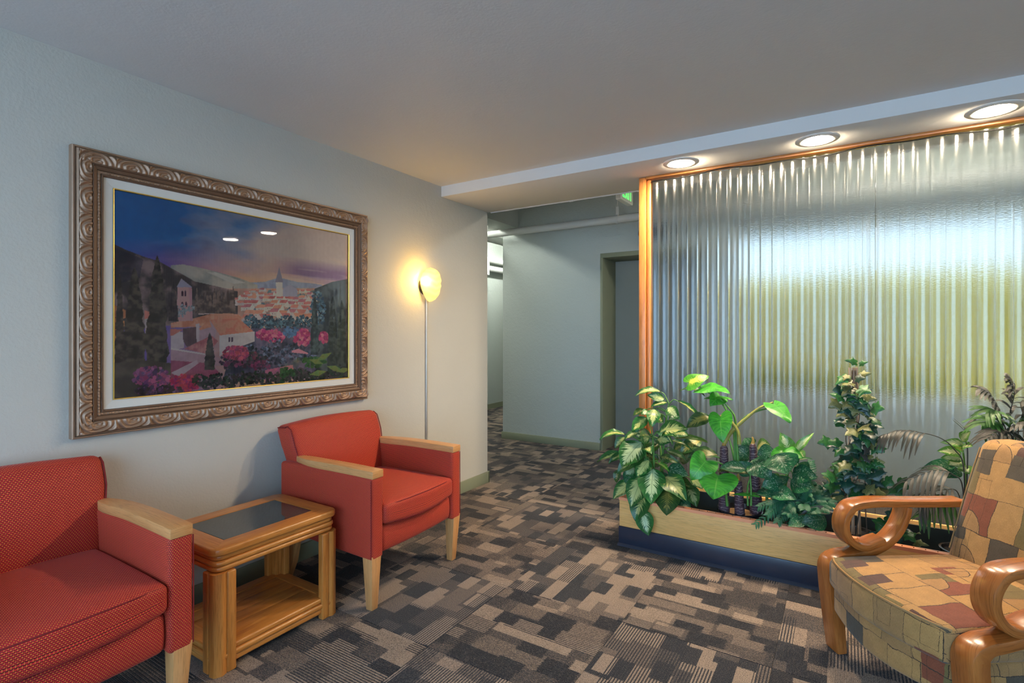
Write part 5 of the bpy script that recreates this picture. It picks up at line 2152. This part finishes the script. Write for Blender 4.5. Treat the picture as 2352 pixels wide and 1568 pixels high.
base = h(1200, 1330, 3.17)
pf = thing('fern', 'low teal-green fern spreading over the planter rim beside the black pot', 'plant', (base.x, 3.17, SOIL))
lathe('pot', 'pot_black', [(.06, 0), (.07, .08), (.075, .085), (.066, .085), (.001, .07)], pf, 24, loc=(0, 0, -.009))
root = Vector((base.x, 3.17, SOIL + .07))
for (tx, ty, Y, mx_, my_) in ((745, 1545, 3.02, 960, 1400), (775, 1370, 3.05, 980, 1320), (860, 1450, 3.03, 1000, 1340), (960, 1520, 3.02, 1060, 1390), (1050, 1440, 3.03, 1120, 1370),
                              (1340, 1160, 3.20, 1290, 1230), (1440, 1235, 3.17, 1340, 1270), (1420, 1310, 3.10, 1320, 1310), (1280, 1240, 3.08, 1250, 1280), (1150, 1185, 3.16, 1170, 1250),
                              (1455, 1400, 3.06, 1340, 1360), (1010, 1255, 3.08, 1090, 1270), (1285, 930, 3.26, 1270, 1100), (1220, 1390, 3.03, 1210, 1350), (1340, 1440, 3.03, 1280, 1370),
                              (880, 1360, 3.06, 1030, 1300), (1500, 1330, 3.10, 1370, 1300)):
    tip, mid = h(tx, ty, Y), h(mx_, my_, (Y + 3.14) / 2)
    frond(pf, [root, root.lerp(mid, .55) + Vector((0, 0, .02)), mid, tip], .046, .0105, 'leaf_fern', 18, .22, (.05, -.75, .6), r=.0022, start=.22)

# ---- ivy trained up bamboo stakes
iv = survey(1860, 810, 3.484)
base = iv(345, 1250, 3.27)
pi_ = thing('ivy_pole', 'ivy climbing a tall cone of bamboo stakes in the planter', 'plant', (base.x, 3.27, SOIL))
for (tx, bx, dy) in ((320, 310, -.02), (350, 345, 0), (374, 400, .02)):
    a, b = iv(bx, 1250, 3.26 + dy), iv(tx, 118, 3.27 + dy * .2)
    a.z = SOIL
    tube('stake', 'stake_wood', [a, b], [.0075, .0062], pi_, 8, origin=pi_.location)
lathe('pot', 'pot_black', [(.08, 0), (.09, .10), (.095, .105), (.085, .105), (.08, .09), (.001, .09)], pi_, 28, loc=(0, 0, -.009))
ivm = ['leaf_ivy', 'leaf_ivyteal', 'leaf_ivyteal', 'leaf_ivypale', 'leaf_ivy']
for kk in range(4):
    pts = []
    for i in range(15):
        f = i / 14
        an = kk * 1.6 + f * 9
        hw = 18 + 90 * (1 - f)
        p = iv(352 + math.cos(an) * hw, 1230 - 1090 * f, 3.26 + math.sin(an) * .03 * (1.2 - f))
        pts.append(p)
    pts[0].z = SOIL + .08
    stem(pi_, pts, .003, .0015, 'stem_brown', 'vine', 3, 5)
fixed = [(372, 78, 278, 60, .04, 'leaf_ivy'), (400, 90, 470, 72, .03, 'leaf_ivy'), (372, 205, 448, 205, .05, 'leaf_ivyteal'), (400, 285, 495, 320, .075, 'leaf_ivy'),
         (300, 180, 268, 225, .035, 'leaf_ivypale'), (505, 440, 602, 450, .07, 'leaf_ivy'), (380, 400, 475, 395, .045, 'leaf_ivy'), (235, 400, 145, 440, .07, 'leaf_ivypale'),
         (250, 300, 180, 300, .07, 'leaf_ivyteal'), (160, 715, 58, 722, .075, 'leaf_ivy'), (190, 700, 245, 800, .07, 'leaf_ivy'), (410, 640, 345, 700, .075, 'leaf_ivyteal'),
         (520, 740, 600, 800, .085, 'leaf_ivy'), (480, 880, 560, 930, .08, 'leaf_ivy'), (300, 870, 250, 960, .11, 'leaf_ivyteal'), (290, 975, 240, 1010, .08, 'leaf_ivy'),
         (400, 1080, 470, 1150, .10, 'leaf_ivyteal'), (520, 960, 560, 1030, .09, 'leaf_ivyteal'), (600, 1020, 680, 1060, .07, 'leaf_ivy'), (700, 1040, 800, 1090, .085, 'leaf_ivy'),
         (690, 1080, 740, 1155, .09, 'leaf_ivy'), (200, 1000, 130, 1060, .06, 'leaf_ivy'), (230, 950, 180, 1080, .06, 'leaf_ivy'), (250, 560, 205, 590, .06, 'leaf_ivy'),
         (480, 780, 420, 740, .07, 'leaf_palm'), (460, 830, 400, 860, .065, 'leaf_palm'), (540, 540, 500, 570, .06, 'leaf_ivy'), (430, 460, 510, 500, .05, 'leaf_ivypale')]
for (bx, by, tx, ty, wd, mt) in fixed:
    d0 = random.uniform(3.17, 3.24)
    leaf(pi_, iv(bx, by, d0), iv(tx, ty, d0 - .02), wd, mt, 'ivy', (random.uniform(-.3, .3), -.85, .4))
for k in range(120):
    f = random.random() ** .8                     # 0 top .. 1 bottom
    cy = 160 + 1000 * f
    hw = 60 + 165 * f
    cx = 355 + 15 * f + random.uniform(-1, 1) * hw
    an = random.uniform(-PI * .95, PI * -.05)
    dd = 3.26 - (.03 + .09 * f) * math.sin(-an) * random.uniform(.5, 1.2)
    b = iv(cx, cy, dd)
    L = random.uniform(.045, .075)
    side = (cx - 360) / hw
    d = Vector((side * .7 + random.uniform(-.5, .5), -.35, random.uniform(-.9, .25))).normalized()
    leaf(pi_, b, b + d * L, L * random.uniform(.85, 1.05), random.choice(ivm), 'ivy', (side * .5, -.8, random.uniform(.1, .8)))

# ---- trailing ivy behind the bentwood arm
base = iv(650, 1400, 3.24)
pt = thing('trailing_ivy', 'small trailing ivy lying low in the planter behind the bentwood arm', 'plant', (base.x, 3.24, SOIL))
lathe('pot', 'pot_black', [(.05, 0), (.06, .07), (.065, .075), (.055, .075), (.001, .065)], pt, 24, loc=(0, 0, -.009))
for (bx, by, tx, ty, wd, mt) in ((620, 1300, 745, 1345, .075, 'leaf_ivy'), (560, 1420, 700, 1470, .10, 'leaf_ivy'), (540, 1440, 560, 1530, .09, 'leaf_ivyteal'), (700, 1430, 830, 1440, .09, 'leaf_ivyteal'),
                                 (690, 1450, 720, 1540, .085, 'leaf_ivyteal'), (590, 1350, 530, 1430, .08, 'leaf_ivy'), (780, 1450, 850, 1520, .06, 'leaf_ivy'), (640, 1380, 600, 1450, .09, 'leaf_ivy'),
                                 (660, 1310, 600, 1270, .07, 'leaf_ivyteal'), (860, 1440, 890, 1450, .02, 'leaf_ivypale'), (840, 1520, 960, 1545, .04, 'leaf_ivypale'), (730, 1260, 760, 1310, .05, 'leaf_ivyteal')):
    d0 = random.uniform(3.16, 3.22)
    leaf(pt, iv(bx, by, d0), iv(tx, ty, d0 - .02), wd, mt, 'ivy', (0, -.7, .7))
stem(pt, [Vector((base.x, 3.24, SOIL + .06)), iv(650, 1400, 3.2), iv(760, 1430, 3.18), iv(890, 1450, 3.17)], .003, .0015, 'stem_green', 'vine')

# ---- palm with arching grey fronds
r_ = survey(2000, 840, 3.733)
base = r_(800, 1250, 3.26)
pp = thing('parlour_palm', 'grey-green palm with one arching frond leaning left beside the tapestry chair', 'plant', (base.x, 3.26, SOIL))
lathe('pot', 'pot_black', [(.08, 0), (.09, .10), (.095, .105), (.085, .105), (.08, .09), (.001, .09)], pp, 28, loc=(0, 0, -.009))
root = Vector((base.x, 3.26, SOIL + .08))
frond(pp, [root, r_(800, 900, 3.26), r_(720, 720, 3.25), r_(600, 620, 3.24), r_(430, 572, 3.22), r_(250, 555, 3.20), r_(90, 600, 3.19)], .110, .015, 'leaf_palm', 10, .95, (0, -.2, 1), stemmat='stem_brown', r=.0035, start=.62)
frond(pp, [root, r_(790, 1050, 3.22), r_(700, 930, 3.18), r_(580, 890, 3.16), r_(440, 930, 3.14), r_(290, 1000, 3.12)], .14, .015, 'leaf_palm', 8, .75, (0, -.3, .9), r=.0035, start=.42)
frond(pp, [root, r_(760, 1120, 3.20), r_(640, 1060, 3.16), r_(480, 1100, 3.12), r_(400, 1180, 3.10)], .12, .013, 'leaf_palm', 8, .7, (0, -.3, .9), r=.003, start=.35)
frond(pp, [root, r_(830, 800, 3.28), r_(815, 640, 3.28), r_(805, 530, 3.28)], .11, .02, 'leaf_palm', 2, -.1, (0, -.2, 1), r=.004, start=.86)
frond(pp, [root, r_(700, 1150, 3.18), r_(560, 1200, 3.12), r_(420, 1290, 3.09)], .09, .016, 'leaf_palmgreen', 8, .7, (0, -.3, .9), r=.003, start=.35)

# ---- second palm at the right edge
base = r_(1230, 1250, 3.26)
p2 = thing('parlour_palm', 'fuller green palm rising behind the tapestry chair at the right edge', 'plant', (base.x, 3.26, SOIL))
lathe('pot', 'pot_black', [(.09, 0), (.10, .12), (.105, .125), (.095, .125), (.09, .10), (.001, .10)], p2, 28, loc=(0, 0, -.009))
root = Vector((base.x, 3.26, SOIL + .1))
for pts, mt, n_ in (([(1180, 700, 3.24), (1120, 450, 3.2), (1030, 260, 3.16), (940, 190, 3.14)], 'leaf_palm', 12), ([(1200, 650, 3.24), (1200, 400, 3.2), (1230, 230, 3.17), (1180, 110, 3.15)], 'leaf_palm', 12),
                    ([(1150, 700, 3.24), (1080, 520, 3.2), (1020, 460, 3.16), (950, 500, 3.13)], 'leaf_palmgreen', 11), ([(1260, 650, 3.24), (1300, 420, 3.2), (1340, 300, 3.17), (1400, 240, 3.14)], 'leaf_palm', 12),
                    ([(1160, 680, 3.22), (1100, 470, 3.17), (1060, 380, 3.12), (1000, 390, 3.10)], 'leaf_palmgreen', 11), ([(1240, 650, 3.26), (1270, 480, 3.22), (1380, 400, 3.18), (1450, 420, 3.15)], 'leaf_palmgreen', 11),
                    ([(1200, 700, 3.22), (1180, 560, 3.14), (1100, 560, 3.08), (1010, 620, 3.05)], 'leaf_palm', 10), ([(1220, 680, 3.22), (1260, 560, 3.15), (1330, 480, 3.10), (1400, 500, 3.06)], 'leaf_palm', 10)):
    frond(p2, [root] + [r_(*p) for p in pts], .11, .017, mt, n_ * 4 // 5, .5, (0, -.35, .9), r=.0035, start=.45)

# ---- pale croton peeping out beside the chair back
base = r_(830, 1250, 3.36)
pc = thing('pale_leaf_plant', 'small pale yellow-green leafed plant peeping out beside the chair back', 'plant', (base.x, 3.36, SOIL))
lathe('pot', 'pot_black', [(.05, 0), (.06, .07), (.065, .075), (.055, .075), (.001, .065)], pc, 24, loc=(0, 0, -.009))
stem(pc, [Vector((base.x, 3.36, SOIL + .06)), r_(815, 1000, 3.35), r_(790, 720, 3.34)], .006, .004, 'stem_green', 'cane')
for (bx, by, tx, ty, wd, mt) in ((790, 670, 595, 655, .04, 'leaf_pale'), (770, 750, 565, 730, .055, 'leaf_pale'), (780, 800, 595, 790, .05, 'leaf_pale'), (720, 860, 430, 885, .06, 'leaf_spotted'),
                                 (780, 640, 860, 560, .05, 'leaf_pale'), (790, 720, 700, 690, .05, 'leaf_limeblotch'), (770, 820, 660, 850, .06, 'leaf_pale'), (780, 700, 880, 690, .05, 'leaf_pale'),
                                 (760, 890, 640, 960, .06, 'leaf_spotted'), (780, 860, 850, 930, .06, 'leaf_pale')):
    leaf(pc, r_(bx, by, 3.30), r_(tx, ty, 3.25), wd, mt, 'ovate', FR)
